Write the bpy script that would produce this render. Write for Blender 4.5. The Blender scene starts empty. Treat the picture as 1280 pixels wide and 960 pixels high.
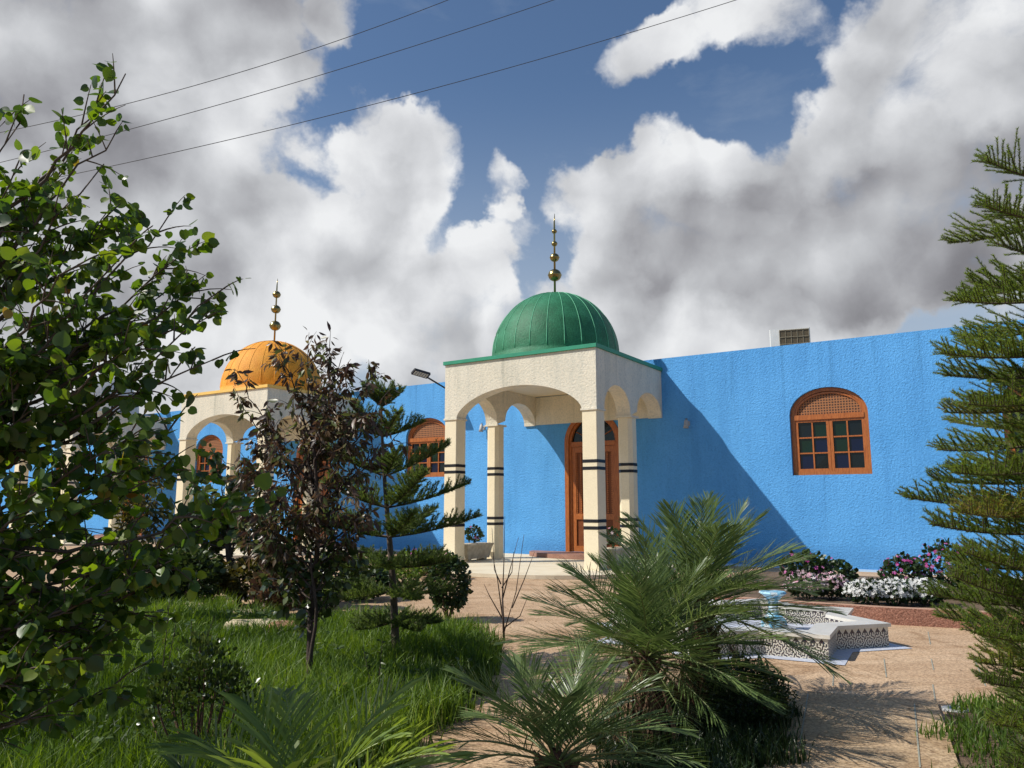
import bpy, math, random
import numpy as np
from mathutils import Vector, Matrix
R = math.radians
sc = bpy.context.scene
col = sc.collection
rng = np.random.default_rng(11)
random.seed(5)

# ------------------------------------------------------------------ camera
FPX = 961.0; HY = 630.0; CAMH = 1.6
PITCH = math.atan((HY-480)/FPX)
cam = bpy.data.cameras.new('camera'); camo = bpy.data.objects.new('camera', cam); col.objects.link(camo)
cam.sensor_width = 36; cam.lens = 36*FPX/1280; cam.clip_end = 3000; cam.clip_start = 0.05
camo.location = (0, 0, CAMH); camo.rotation_euler = (R(90)+PITCH, 0, 0)
sc.camera = camo

def ray(px, py):
    x = px-640; u = -(py-480)
    return np.array([x, FPX*math.cos(PITCH)-u*math.sin(PITCH), FPX*math.sin(PITCH)+u*math.cos(PITCH)])
def at(px, py, Y):                       # survey helper: the point seen at a pixel of the photo at distance Y
    r = ray(px, py); return np.array([0, 0, CAMH]) + r*(Y/r[1])
def gp(px, py, z=0.0):
    r = ray(px, py); return np.array([0, 0, CAMH]) + r*((z-CAMH)/r[2])

# building frame: local x along the wall, local y into the building
W0 = np.array([7.50441, 19.4578, 0.0]); BYAW = math.atan2(-0.54482536, 0.83854954)
UU = np.array([0.83854954, -0.54482536, 0]); NN = np.array([-0.54482536, -0.83854954, 0])
def P3(u, v, z=0): p = W0+UU*u+NN*v; return np.array([p[0], p[1], z])

# ------------------------------------------------------------------ helpers
def tag(o, label=None, cat=None, group=None, kind=None):
    if label: o['label'] = label
    if cat: o['category'] = cat
    if group: o['group'] = group
    if kind: o['kind'] = kind
    return o
def empty(name, loc, rz=0):
    o = bpy.data.objects.new(name, None); o.location = loc; o.rotation_euler = (0, 0, rz)
    o.empty_display_size = .2; col.objects.link(o); return o
class MB:
    def __init__(s): s.v = []; s.f = []; s.mi = []; s.m = 0; s.mats = []
    def mat(s, i): s.m = i; return s
    def add(s, vs, fs):
        b = len(s.v); s.v += [tuple(p) for p in vs]
        for f in fs: s.f.append([b+i for i in f]); s.mi.append(s.m)
    def box(s, x0, x1, y0, y1, z0, z1, b=0):
        if b <= 0:
            s.add([(x0,y0,z0),(x1,y0,z0),(x1,y1,z0),(x0,y1,z0),(x0,y0,z1),(x1,y0,z1),(x1,y1,z1),(x0,y1,z1)],
                  [(0,3,2,1),(4,5,6,7),(0,1,5,4),(1,2,6,5),(2,3,7,6),(3,0,4,7)])
        else:
            pts = [(x0+b,y0),(x1-b,y0),(x1,y0+b),(x1,y1-b),(x1-b,y1),(x0+b,y1),(x0,y1-b),(x0,y0+b)]
            s.prism(pts, z0, z1)
    def prism(s, pts, z0, z1):
        n = len(pts)
        s.add([(x,y,z0) for x,y in pts]+[(x,y,z1) for x,y in pts],
              [tuple(range(n))[::-1], tuple(range(n,2*n))]+[(i,(i+1)%n,n+(i+1)%n,n+i) for i in range(n)])
    def tube(s, pts, r0, r1=None, n=6, cap=True):
        if r1 is None: r1 = r0
        pts = [np.array(p, float) for p in pts]; m = len(pts); vs = []
        for i, p in enumerate(pts):
            d = pts[min(i+1,m-1)]-pts[max(i-1,0)]; d = d/(np.linalg.norm(d)+1e-9)
            a = np.cross(d, (0,0,1.0)) if abs(d[2]) < .95 else np.cross(d, (1.0,0,0))
            a /= np.linalg.norm(a); b = np.cross(d, a)
            t = i/(m-1); r = r0[i] if isinstance(r0, (list, tuple)) else r0+(r1-r0)*t
            for k in range(n):
                q = 2*math.pi*k/n; vs.append(p+(a*math.cos(q)+b*math.sin(q))*r)
        fs = [(i*n+k, i*n+(k+1)%n, (i+1)*n+(k+1)%n, (i+1)*n+k) for i in range(m-1) for k in range(n)]
        if cap: fs += [tuple(range(n))[::-1], tuple(range((m-1)*n, m*n))]
        s.add(vs, fs)
    def lathe(s, prof, n=32, c=(0,0)):
        vs = []
        for r, z in prof:
            for k in range(n):
                q = 2*math.pi*k/n; vs.append((c[0]+max(r,1e-4)*math.cos(q), c[1]+max(r,1e-4)*math.sin(q), z))
        m = len(prof)
        s.add(vs, [(i*n+k, i*n+(k+1)%n, (i+1)*n+(k+1)%n, (i+1)*n+k) for i in range(m-1) for k in range(n)])
    def build(s, name, mats, parent=None, smooth=False):
        me = bpy.data.meshes.new(name); me.from_pydata(s.v, [], s.f)
        if not isinstance(mats, (list, tuple)): mats = [mats]
        for m in mats: me.materials.append(m)
        if len(mats) > 1: me.polygons.foreach_set('material_index', s.mi)
        if smooth: me.polygons.foreach_set('use_smooth', [True]*len(me.polygons))
        me.update()
        o = bpy.data.objects.new(name, me); col.objects.link(o)
        if parent: o.parent = parent
        return o
def npmesh(name, V, F, mat, parent=None, var=None, smooth=False, loc=None):
    V = np.asarray(V, np.float32); F = np.asarray(F, np.int32)
    if loc is not None: V = V-np.asarray(loc, np.float32)
    me = bpy.data.meshes.new(name); n, k = F.shape
    me.vertices.add(len(V)); me.vertices.foreach_set('co', V.ravel())
    me.loops.add(n*k); me.loops.foreach_set('vertex_index', F.ravel())
    me.polygons.add(n); me.polygons.foreach_set('loop_start', np.arange(0, n*k, k, dtype=np.int32))
    me.polygons.foreach_set('loop_total', np.full(n, k, np.int32))
    if smooth: me.polygons.foreach_set('use_smooth', np.ones(n, bool))
    if var is not None:
        a = me.attributes.new('var', 'FLOAT', 'POINT'); a.data.foreach_set('value', np.asarray(var, np.float32))
    me.materials.append(mat); me.update(calc_edges=True)
    o = bpy.data.objects.new(name, me); col.objects.link(o)
    if parent: o.parent = parent
    return o
def nrm(a): return a/(np.linalg.norm(a, axis=-1, keepdims=True)+1e-9)
def frames(D, Nn):
    D = nrm(D); S = nrm(np.cross(D, Nn)); Z = np.cross(S, D)
    return np.stack([S, D, Z], axis=-1)
def scatter(T, F, M, pos, scl, var):
    T = np.asarray(T, float); F = np.asarray(F, int); N = len(pos); n = len(T)
    V = np.einsum('nij,kj->nki', M, T)*np.asarray(scl).reshape(N,1,1)+pos[:,None,:]
    FF = F[None]+(np.arange(N)*n)[:,None,None]
    return V.reshape(-1,3), FF.reshape(-1, F.shape[1]), np.repeat(var, n)
def inpoly(P, poly_):
    x, y = P[:,0], P[:,1]; ins = np.zeros(len(P), bool); n = len(poly_)
    for i in range(n):
        x1, y1 = poly_[i]; x2, y2 = poly_[(i+1)%n]
        c = ((y1 > y) != (y2 > y)) & (x < (x2-x1)*(y-y1)/((y2-y1)+1e-12)+x1); ins ^= c
    return ins
def rdir(n): return nrm(rng.normal(size=(n,3)))

# ------------------------------------------------------------------ materials
def newmat(name):
    m = bpy.data.materials.new(name); m.use_nodes = True
    nt = m.node_tree; b = nt.nodes['Principled BSDF']; return m, nt, b
def N(nt, t, **k):
    n = nt.nodes.new(t)
    for a, v in k.items():
        if a.startswith('i_'):
            key = a[2:]; key = int(key) if key.isdigit() else key.replace('_', ' ')
            n.inputs[key].default_value = v
        else: setattr(n, a, v)
    return n
def ramp(nt, fac, stops, interp='LINEAR'):
    r = nt.nodes.new('ShaderNodeValToRGB'); r.color_ramp.interpolation = interp
    el = r.color_ramp.elements
    while len(el) < len(stops): el.new(.5)
    for e, (p, c) in zip(el, stops): e.position = p; e.color = (*c, 1) if len(c) == 3 else c
    nt.links.new(fac, r.inputs[0]); return r.outputs[0]
def surf(name, c1, c2, scale=4, rough=.8, bump=.3, bscale=60, bdist=.02, c3=None, detail=6, metal=0, spec=.3, fine=None, dirt=None):
    m, nt, b = newmat(name); L = nt.links.new
    tc = N(nt, 'ShaderNodeTexCoord').outputs['Object']
    n1 = N(nt, 'ShaderNodeTexNoise', i_Scale=scale, i_Detail=detail, i_Roughness=.6); L(tc, n1.inputs['Vector'])
    st = [(.3, c1), (.7, c2)] if c3 is None else [(.28, c1), (.5, c2), (.72, c3)]
    c = ramp(nt, n1.outputs[0], st)
    n2 = N(nt, 'ShaderNodeTexNoise', i_Scale=bscale, i_Detail=4, i_Roughness=.65); L(tc, n2.inputs['Vector'])
    if fine:
        mx = N(nt, 'ShaderNodeMix', data_type='RGBA', blend_type='MULTIPLY'); mx.inputs[0].default_value = 1
        g = ramp(nt, n2.outputs[0], [(.35, (1-fine,)*3), (.65, (1+fine*.3,)*3)])
        L(c, mx.inputs[6]); L(g, mx.inputs[7]); c = mx.outputs[2]
    if dirt:                                     # darker splash zone near the foot, streaky
        sp = N(nt, 'ShaderNodeSeparateXYZ'); L(tc, sp.inputs[0])
        n3 = N(nt, 'ShaderNodeTexNoise', i_Scale=1.3, i_Detail=6); L(tc, n3.inputs['Vector'])
        ad = N(nt, 'ShaderNodeMath', operation='MULTIPLY_ADD'); L(n3.outputs[0], ad.inputs[0]); ad.inputs[1].default_value = -1.2; L(sp.outputs[2], ad.inputs[2])
        g = ramp(nt, ad.outputs[0], [(0.0, dirt), (.35, (1,1,1))])
        mx = N(nt, 'ShaderNodeMix', data_type='RGBA', blend_type='MULTIPLY'); mx.inputs[0].default_value = 1
        L(c, mx.inputs[6]); L(g, mx.inputs[7]); c = mx.outputs[2]
    L(c, b.inputs['Base Color'])
    bp = N(nt, 'ShaderNodeBump', i_Strength=bump, i_Distance=bdist); L(n2.outputs[0], bp.inputs['Height']); L(bp.outputs[0], b.inputs['Normal'])
    b.inputs['Roughness'].default_value = rough; b.inputs['Metallic'].default_value = metal
    b.inputs['Specular IOR Level'].default_value = spec
    return m
def leafmat(name, stops, rough=.42, trans=.35, spec=.5, tint=1.6):
    m, nt, b = newmat(name); L = nt.links.new
    at_ = N(nt, 'ShaderNodeAttribute', attribute_name='var')
    c = ramp(nt, at_.outputs['Fac'], stops)
    L(c, b.inputs['Base Color']); b.inputs['Roughness'].default_value = rough
    b.inputs['Specular IOR Level'].default_value = spec
    tr = N(nt, 'ShaderNodeBsdfTranslucent')
    hs = N(nt, 'ShaderNodeHueSaturation', i_Saturation=1.15, i_Value=tint); hs.inputs['Hue'].default_value = .485
    L(c, hs.inputs['Color']); L(hs.outputs[0], tr.inputs[0])
    mx = N(nt, 'ShaderNodeMixShader'); mx.inputs[0].default_value = trans
    L(b.outputs[0], mx.inputs[1]); L(tr.outputs[0], mx.inputs[2])
    L(mx.outputs[0], nt.nodes['Material Output'].inputs[0]); return m

def stucco(name, c1, c2, c3, dirt, bump=.9, dist=.03, sc_=11):
    # roughcast paint: tool-marked lumps a few centimetres across
    m, nt, b = newmat(name); L = nt.links.new
    tc = N(nt, 'ShaderNodeTexCoord').outputs['Object']
    big = N(nt, 'ShaderNodeTexNoise', i_Scale=.5, i_Detail=5, i_Roughness=.6); L(tc, big.inputs['Vector'])
    lum = N(nt, 'ShaderNodeTexNoise', i_Scale=sc_, i_Detail=5, i_Roughness=.62, i_Distortion=.6); L(tc, lum.inputs['Vector'])
    c = ramp(nt, big.outputs[0], [(.3, c1), (.5, c2), (.7, c3)])
    g = ramp(nt, lum.outputs[0], [(.34, (.84,.86,.88)), (.5, (1,1,1)), (.62, (1.08,1.05,1.03))])
    mx = N(nt, 'ShaderNodeMix', data_type='RGBA', blend_type='MULTIPLY'); mx.inputs[0].default_value = 1
    L(c, mx.inputs[6]); L(g, mx.inputs[7])
    sp = N(nt, 'ShaderNodeSeparateXYZ'); L(tc, sp.inputs[0])
    mp = N(nt, 'ShaderNodeMapping'); mp.inputs['Scale'].default_value = (2.2, 2.2, .25); L(tc, mp.inputs[0])
    stn = N(nt, 'ShaderNodeTexNoise', i_Scale=1.0, i_Detail=6, i_Roughness=.7); L(mp.outputs[0], stn.inputs['Vector'])
    st = ramp(nt, stn.outputs[0], [(.38, (.88,.9,.92)), (.55, (1,1,1))])
    mx2 = N(nt, 'ShaderNodeMix', data_type='RGBA', blend_type='MULTIPLY'); mx2.inputs[0].default_value = 1
    L(mx.outputs[2], mx2.inputs[6]); L(st, mx2.inputs[7])
    mps = N(nt, 'ShaderNodeMapping'); mps.inputs['Scale'].default_value = (5, 5, .12); L(tc, mps.inputs[0])
    rs = N(nt, 'ShaderNodeTexNoise', i_Scale=1.0, i_Detail=5, i_Roughness=.65); L(mps.outputs[0], rs.inputs['Vector'])
    hi = N(nt, 'ShaderNodeMapRange'); L(sp.outputs[2], hi.inputs[0]); hi.inputs[1].default_value = 3.6; hi.inputs[2].default_value = 5.8; hi.inputs[3].default_value = 0; hi.inputs[4].default_value = .09
    rm = N(nt, 'ShaderNodeMath', operation='ADD'); L(rs.outputs[0], rm.inputs[0]); L(hi.outputs[0], rm.inputs[1])
    rg = ramp(nt, rm.outputs[0], [(.62, (1,1,1)), (.78, (.78,.80,.80))])
    mxs = N(nt, 'ShaderNodeMix', data_type='RGBA', blend_type='MULTIPLY'); mxs.inputs[0].default_value = 1; L(mx2.outputs[2], mxs.inputs[6]); L(rg, mxs.inputs[7]); mx2 = mxs
    ad = N(nt, 'ShaderNodeMath', operation='MULTIPLY_ADD'); L(stn.outputs[0], ad.inputs[0]); ad.inputs[1].default_value = -.7; L(sp.outputs[2], ad.inputs[2])
    dg = ramp(nt, ad.outputs[0], [(0, dirt), (.3, (1,1,1))])
    mx3 = N(nt, 'ShaderNodeMix', data_type='RGBA', blend_type='MULTIPLY'); mx3.inputs[0].default_value = 1
    L(mx2.outputs[2], mx3.inputs[6]); L(dg, mx3.inputs[7]); L(mx3.outputs[2], b.inputs['Base Color'])
    bp = N(nt, 'ShaderNodeBump', i_Strength=bump, i_Distance=dist); L(lum.outputs[0], bp.inputs['Height']); L(bp.outputs[0], b.inputs['Normal'])
    b.inputs['Roughness'].default_value = .75; b.inputs['Specular IOR Level'].default_value = .2
    return m

BLUE = stucco('blue_roughcast', (.088,.335,.70), (.105,.37,.76), (.118,.40,.80), (.8,.82,.85), bump=1.0, sc_=21, dist=.026)
CREAM = stucco('cream_roughcast', (.66,.615,.49), (.72,.67,.54), (.75,.70,.575), (.85,.8,.74), bump=.9, sc_=20, dist=.02)
CREAMS = surf('cream_column_paint', (.78,.68,.47), (.83,.73,.52), 3, .6, .25, 30, .01, fine=.08)
BLACKP = surf('black_band_paint', (.012,.012,.014), (.02,.02,.022), 8, .4, .1, 40)
GREEN = surf('green_dome_paint', (.022,.13,.06), (.03,.18,.085), 2.4, .55, .6, 26, .02, c3=(.045,.23,.12), fine=.3)
GREENT = surf('green_trim_paint', (.03,.24,.14), (.035,.29,.17), 5, .5, .2, 40)
GREENR = surf('pale_green_rib', (.11,.42,.24), (.16,.5,.3), 6, .6, .2, 50)
ORANGE = surf('orange_dome_paint', (.72,.27,.022), (.82,.34,.03), 2.5, .65, .7, 26, .02, c3=(.86,.40,.045), fine=.2)
ORANGER = surf('orange_rib', (.80,.38,.06), (.86,.44,.08), 4, .7)
ORANGET = surf('yellow_trim_paint', (.80,.50,.12), (.85,.56,.16), 5, .6, .2, 40)
WHITED = surf('white_dome_paint', (.62,.62,.60), (.72,.72,.70), 3, .65, .5, 26, .02)
GOLD = surf('brass', (.22,.18,.075), (.34,.28,.12), 9, .28, .08, 30, metal=1)
CONC = surf('roof_concrete', (.35,.34,.31), (.45,.43,.4), 3, .9)
def wood():
    m, nt, b = newmat('varnished_wood'); L = nt.links.new
    tc = N(nt, 'ShaderNodeTexCoord').outputs['Object']
    mp = N(nt, 'ShaderNodeMapping'); mp.inputs['Scale'].default_value = (14, 14, 1.6); L(tc, mp.inputs[0])
    n = N(nt, 'ShaderNodeTexNoise', i_Scale=3, i_Detail=8, i_Distortion=1.2); L(mp.outputs[0], n.inputs['Vector'])
    c = ramp(nt, n.outputs[0], [(.3, (.24,.062,.013)), (.5, (.38,.112,.024)), (.7, (.47,.155,.036))])
    L(c, b.inputs['Base Color']); b.inputs['Roughness'].default_value = .38
    bp = N(nt, 'ShaderNodeBump', i_Strength=.2, i_Distance=.005); L(n.outputs[0], bp.inputs['Height']); L(bp.outputs[0], b.inputs['Normal'])
    return m
WOOD = wood()
WOODD = surf('dark_wood_panel', (.15,.042,.012), (.22,.065,.018), 5, .45, .3, 40)
def cane():
    m, nt, b = newmat('cane_lattice'); L = nt.links.new
    tc = N(nt, 'ShaderNodeTexCoord').outputs['Object']
    ck = N(nt, 'ShaderNodeTexVoronoi', i_Scale=15.0, feature='DISTANCE_TO_EDGE'); ck.inputs['Randomness'].default_value = .12
    L(tc, ck.inputs['Vector'])
    c = ramp(nt, ck.outputs[0], [(.10, (.36,.14,.045)), (.24, (.05,.018,.008))])
    L(c, b.inputs['Base Color']); b.inputs['Roughness'].default_value = .6
    bp = N(nt, 'ShaderNodeBump', i_Strength=.6, i_Distance=.01, invert=True); L(ck.outputs[0], bp.inputs['Height']); L(bp.outputs[0], b.inputs['Normal'])
    return m
CANE = cane()
def glassmat(name, c):
    m, nt, b = newmat(name); b.inputs['Base Color'].default_value = (*c, 1); b.inputs['Roughness'].default_value = .12
    b.inputs['Specular IOR Level'].default_value = .35
    L = nt.links.new; tc = N(nt, 'ShaderNodeTexCoord').outputs['Object']
    n = N(nt, 'ShaderNodeTexNoise', i_Scale=14, i_Detail=3); L(tc, n.inputs['Vector'])
    bp = N(nt, 'ShaderNodeBump', i_Strength=.12, i_Distance=.01); L(n.outputs[0], bp.inputs['Height']); L(bp.outputs[0], b.inputs['Normal']); return m
GLG = glassmat('green_glass', (.004,.018,.009)); GLB = glassmat('blue_glass', (.003,.006,.03)); GLD = glassmat('dark_glass', (.006,.009,.011))
METALD = surf('dark_lamp_metal', (.03,.03,.032), (.05,.05,.052), 10, .4, .1, 50)
METALG = surf('grey_metal', (.35,.35,.34), (.42,.42,.41), 10, .45, .1, 50)
ACW = surf('white_ac_case', (.66,.66,.62), (.74,.74,.70), 6, .5, .1, 50)
LED = surf('led_panel', (.45,.45,.40), (.55,.55,.5), 30, .3, .2, 60)
TRUNK = surf('grey_brown_bark', (.07,.05,.038), (.14,.11,.085), 14, .85, .8, 60, .01)
TRUNKD = surf('dark_twig_bark', (.045,.03,.024), (.085,.06,.048), 14, .85, .6, 60, .01)
BOOT = surf('palm_boot_fibre', (.05,.028,.018), (.13,.07,.045), 22, .9, .9, 80, .02, c3=(.2,.1,.06))
SOIL = surf('soil', (.10,.065,.042), (.19,.13,.085), 3, .95, .9, 40, .03, c3=(.24,.165,.11), fine=.4)
KERBM = surf('red_granular_kerb', (.26,.11,.075), (.50,.26,.18), 55, .9, 1.0, 45, .02, fine=.5)
KERBT = surf('pink_kerb_top', (.46,.27,.18), (.54,.33,.23), 12, .9, .5, 120, .01, fine=.3)
MARBLE = surf('pale_marble', (.56,.53,.46), (.70,.67,.60), 5, .32, .05, 40, .004, spec=.5, fine=.06)
STONE = surf('pale_edging_stone', (.40,.33,.2), (.55,.46,.3), 5, .9, .8, 18, .04, c3=(.62,.53,.37))
STONER = surf('reddish_stone', (.30,.15,.09), (.42,.24,.15), 6, .9, .8, 18, .04)
TERR = surf('cream_terrace_paint', (.60,.50,.34), (.70,.61,.45), 1.2, .7, .2, 60, .01, c3=(.74,.66,.5), fine=.12)
TILE = surf('red_brown_tiles', (.27,.14,.10), (.36,.20,.15), 4, .6, .4, 30, .01, fine=.2)

def paving(name, a, b_, c_, jcol=None):
    m, nt, b = newmat(name); L = nt.links.new
    tc = N(nt, 'ShaderNodeTexCoord').outputs['Object']
    n1 = N(nt, 'ShaderNodeTexNoise', i_Scale=.45, i_Detail=7, i_Roughness=.65); L(tc, n1.inputs['Vector'])
    c = ramp(nt, n1.outputs[0], [(.3, a), (.5, b_), (.7, c_)])
    v = N(nt, 'ShaderNodeTexVoronoi', i_Scale=70.0); L(tc, v.inputs['Vector'])
    n3 = N(nt, 'ShaderNodeTexNoise', i_Scale=38, i_Detail=5, i_Roughness=.75); L(tc, n3.inputs['Vector'])
    sv = N(nt, 'ShaderNodeSeparateColor'); L(v.outputs['Color'], sv.inputs[0])
    g1 = ramp(nt, sv.outputs[0], [(0, (.55,.5,.46)), (.4, (.95,.93,.9)), (1, (1.25,1.22,1.15))])
    g2 = ramp(nt, n3.outputs[0], [(.35, (.68,.64,.6)), (.6, (1.1,1.1,1.08))])
    w = N(nt, 'ShaderNodeTexNoise', i_Scale=1.0, i_Detail=5, i_Roughness=.6)
    mp = N(nt, 'ShaderNodeMapping'); mp.inputs['Rotation'].default_value = (0,0,R(-14)); mp.inputs['Scale'].default_value = (.5, 2.6, 1); L(tc, mp.inputs[0]); L(mp.outputs[0], w.inputs['Vector'])
    g3 = ramp(nt, w.outputs[0], [(.33, (.82,.76,.70)), (.55, (1,1,1)), (.7, (1.05,1.03,1.0))])
    for g in (g1, g2, g3):
        mx = N(nt, 'ShaderNodeMix', data_type='RGBA', blend_type='MULTIPLY'); mx.inputs[0].default_value = .85
        L(c, mx.inputs[6]); L(g, mx.inputs[7]); c = mx.outputs[2]
    sn = N(nt, 'ShaderNodeTexNoise', i_Scale=1.7, i_Detail=9, i_Roughness=.7, i_Distortion=.8); L(tc, sn.inputs['Vector'])
    g4 = ramp(nt, sn.outputs[0], [(.36, (.68,.62,.56)), (.47, (1,1,1)), (.64, (1,1,1)), (.74, (1.12,1.1,1.06))])
    bk = N(nt, 'ShaderNodeTexBrick', i_Scale=1.0); bk.inputs['Color1'].default_value = (1,1,1,1); bk.inputs['Color2'].default_value = (.86,.84,.82,1); bk.inputs['Mortar'].default_value = (.62,.58,.52,1)
    bk.inputs['Mortar Size'].default_value = .008; bk.inputs['Brick Width'].default_value = 1.25; bk.inputs['Row Height'].default_value = .9; bk.offset = .5
    mb = N(nt, 'ShaderNodeMapping'); mb.inputs['Rotation'].default_value = (0,0,R(-12)); L(tc, mb.inputs[0])
    jn = N(nt, 'ShaderNodeTexNoise', i_Scale=9, i_Detail=4); L(tc, jn.inputs['Vector'])
    va_ = N(nt, 'ShaderNodeVectorMath', operation='MULTIPLY_ADD'); L(jn.outputs['Color'], va_.inputs[0]); va_.inputs[1].default_value = (.03,.03,0); L(mb.outputs[0], va_.inputs[2]); L(va_.outputs[0], bk.inputs['Vector'])
    for g in (g4, bk.outputs[0]):
        mx = N(nt, 'ShaderNodeMix', data_type='RGBA', blend_type='MULTIPLY'); mx.inputs[0].default_value = .8
        L(c, mx.inputs[6]); L(g, mx.inputs[7]); c = mx.outputs[2]
    L(c, b.inputs['Base Color']); b.inputs['Roughness'].default_value = .85; b.inputs['Specular IOR Level'].default_value = .2
    bp = N(nt, 'ShaderNodeBump', i_Strength=.5, i_Distance=.008); L(n3.outputs[0], bp.inputs['Height']); L(bp.outputs[0], b.inputs['Normal'])
    return m
PAVE = paving('tan_aggregate_paving', (.46,.325,.215), (.56,.41,.28), (.61,.465,.33))
PAVE2 = paving('tan_slab_paving', (.44,.325,.215), (.53,.40,.27), (.57,.45,.31))
JOINT = surf('blue_grey_joint', (.24,.26,.22), (.38,.36,.29), 20, .8)
EARTH = surf('dry_earth', (.24,.16,.1), (.34,.24,.16), .6, .95, .5, 12, .05)

# tile faces of the fountain
def zellige():
    m, nt, b = newmat('patterned_tiles'); L = nt.links.new
    tc = N(nt, 'ShaderNodeTexCoord'); uv = tc.outputs['UV']
    sp = N(nt, 'ShaderNodeSeparateXYZ'); L(uv, sp.inputs[0])
    def M(op, a, bb=None, cc=None):
        n = N(nt, 'ShaderNodeMath', operation=op)
        for i, q in enumerate((a, bb, cc)):
            if q is None: continue
            if isinstance(q, (int, float)): n.inputs[i].default_value = q
            else: L(q, n.inputs[i])
        return n.outputs[0]
    u, z = sp.outputs[0], sp.outputs[1]            # metres
    # lower field: rosette lattice
    fu = M('SUBTRACT', M('FRACT', M('DIVIDE', u, .125)), .5); fz = M('SUBTRACT', M('FRACT', M('DIVIDE', z, .1451)), .5)
    rr = M('SQRT', M('ADD', M('MULTIPLY', fu, fu), M('MULTIPLY', fz, fz)))
    an = M('ARCTAN2', fz, fu)
    ros = M('SINE', M('ADD', M('MULTIPLY', rr, 27.0), M('MULTIPLY', M('SINE', M('MULTIPLY', an, 8.0)), 1.3)))
    fl = M('GREATER_THAN', ros, .05)
    # triangle frieze
    tu = M('ABSOLUTE', M('SUBTRACT', M('FRACT', M('DIVIDE', u, .085)), .5))
    tz = M('DIVIDE', M('SUBTRACT', z, .168), .05)
    tri = M('LESS_THAN', tu, M('MULTIPLY', M('SUBTRACT', 1.0, tz), .42))
    ck = M('GREATER_THAN', M('FRACT', M('DIVIDE', u, .03)), .5)
    isband = M('MULTIPLY', M('GREATER_THAN', z, .145), M('LESS_THAN', z, .168))
    istop = M('GREATER_THAN', z, .168)
    dark = M('ADD', M('MULTIPLY', fl, M('LESS_THAN', z, .145)), M('ADD', M('MULTIPLY', ck, isband), M('MULTIPLY', tri, istop)))
    n = N(nt, 'ShaderNodeTexNoise', i_Scale=45, i_Detail=2); L(uv, n.inputs['Vector'])
    dk = ramp(nt, n.outputs[0], [(.4, (.02,.035,.07)), (.52, (.08,.05,.035)), (.62, (.03,.02,.05))])
    mx = N(nt, 'ShaderNodeMix', data_type='RGBA'); L(dark, mx.inputs[0]); mx.inputs[6].default_value = (.60,.56,.47,1); L(dk, mx.inputs[7])
    L(mx.outputs[2], b.inputs['Base Color']); b.inputs['Roughness'].default_value = .35
    return m
ZEL = zellige()
def bluetile():
    m, nt, b = newmat('blue_white_tile'); L = nt.links.new
    tc = N(nt, 'ShaderNodeTexCoord').outputs['Object']
    v = N(nt, 'ShaderNodeTexVoronoi', i_Scale=13.0); L(tc, v.inputs['Vector'])
    s = N(nt, 'ShaderNodeSeparateColor'); L(v.outputs['Color'], s.inputs[0])
    c = ramp(nt, s.outputs[0], [(0, (.10,.30,.46)), (.35, (.2,.45,.6)), (.5, (.6,.68,.7)), (.8, (.3,.55,.66))], 'CONSTANT')
    L(c, b.inputs['Base Color']); b.inputs['Roughness'].default_value = .25; return m
BTILE = bluetile()
WHTILE = surf('blue_white_floor_mosaic', (.36,.40,.52), (.62,.64,.68), 45, .5, .1, 60)

# leaves
L_TREE = leafmat('glossy_green_leaf', [(0, (.028,.058,.014)), (.35, (.055,.11,.018)), (.65, (.11,.18,.026)), (.92, (.19,.25,.04)), (.97, (.24,.18,.04)), (1, (.26,.10,.03))], .40, .45, .55, 2.0)
L_PURP = leafmat('bronze_purple_leaf', [(0, (.04,.026,.018)), (.35, (.095,.055,.034)), (.55, (.15,.10,.05)), (.66, (.08,.10,.03)), (.9,(.15,.18,.055)), (1, (.30,.17,.09))], .38, .28, .5, 1.6)
L_DARK = leafmat('dark_glossy_leaf', [(0, (.022,.04,.013)), (.5, (.05,.082,.022)), (.85, (.10,.125,.038)), (1, (.13,.11,.04))], .33, .28, .5, 1.5)
L_OLIVE = leafmat('olive_yellow_leaf', [(0, (.04,.05,.012)), (.5, (.09,.085,.02)), (1, (.17,.14,.035))], .5, .35)
L_HEDGE = leafmat('hedge_leaf', [(0, (.012,.026,.008)), (.6, (.028,.055,.014)), (1, (.06,.1,.022))], .4, .2)
L_ARAU = leafmat('norfolk_pine_needles', [(0, (.06,.10,.022)), (.4, (.125,.19,.036)), (.75, (.20,.27,.05)), (.92, (.28,.27,.065)), (1, (.34,.20,.07))], .5, .45, .35, 1.8)
L_ARAD = leafmat('young_pine_needles', [(0, (.045,.075,.022)), (.5, (.11,.165,.042)), (.9, (.19,.25,.06)), (1, (.22,.16,.07))], .5, .38, .35, 1.8)
L_PALM = leafmat('date_palm_leaflet', [(0, (.042,.070,.024)), (.45, (.095,.148,.046)), (.8, (.17,.235,.078)), (.95, (.26,.29,.12)), (1, (.36,.29,.17))], .36, .3, .5, 1.5)
L_ARECA = leafmat('yellow_green_leaflet', [(0, (.08,.13,.03)), (.5, (.18,.26,.05)), (.9, (.29,.38,.08)), (1, (.36,.33,.11))], .35, .4, .5, 1.5)
L_GRASS = leafmat('lawn_grass_blade', [(0, (.032,.062,.012)), (.35, (.075,.135,.02)), (.75, (.19,.29,.045)), (1, (.40,.37,.15))], .5, .4, .4, 1.6)
L_JADE = leafmat('succulent_leaf', [(0, (.03,.055,.014)), (.6, (.06,.095,.02)), (1, (.16,.19,.05))], .3, .2)
L_DRY = leafmat('dry_brown_leaflet', [(0, (.10,.055,.03)), (.6, (.20,.12,.065)), (1, (.30,.20,.11))], .8, .12)
F_WHITE = leafmat('white_petal', [(0, (.7,.7,.66)), (1, (.82,.82,.8))], .6, .2, .2, 1)
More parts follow.
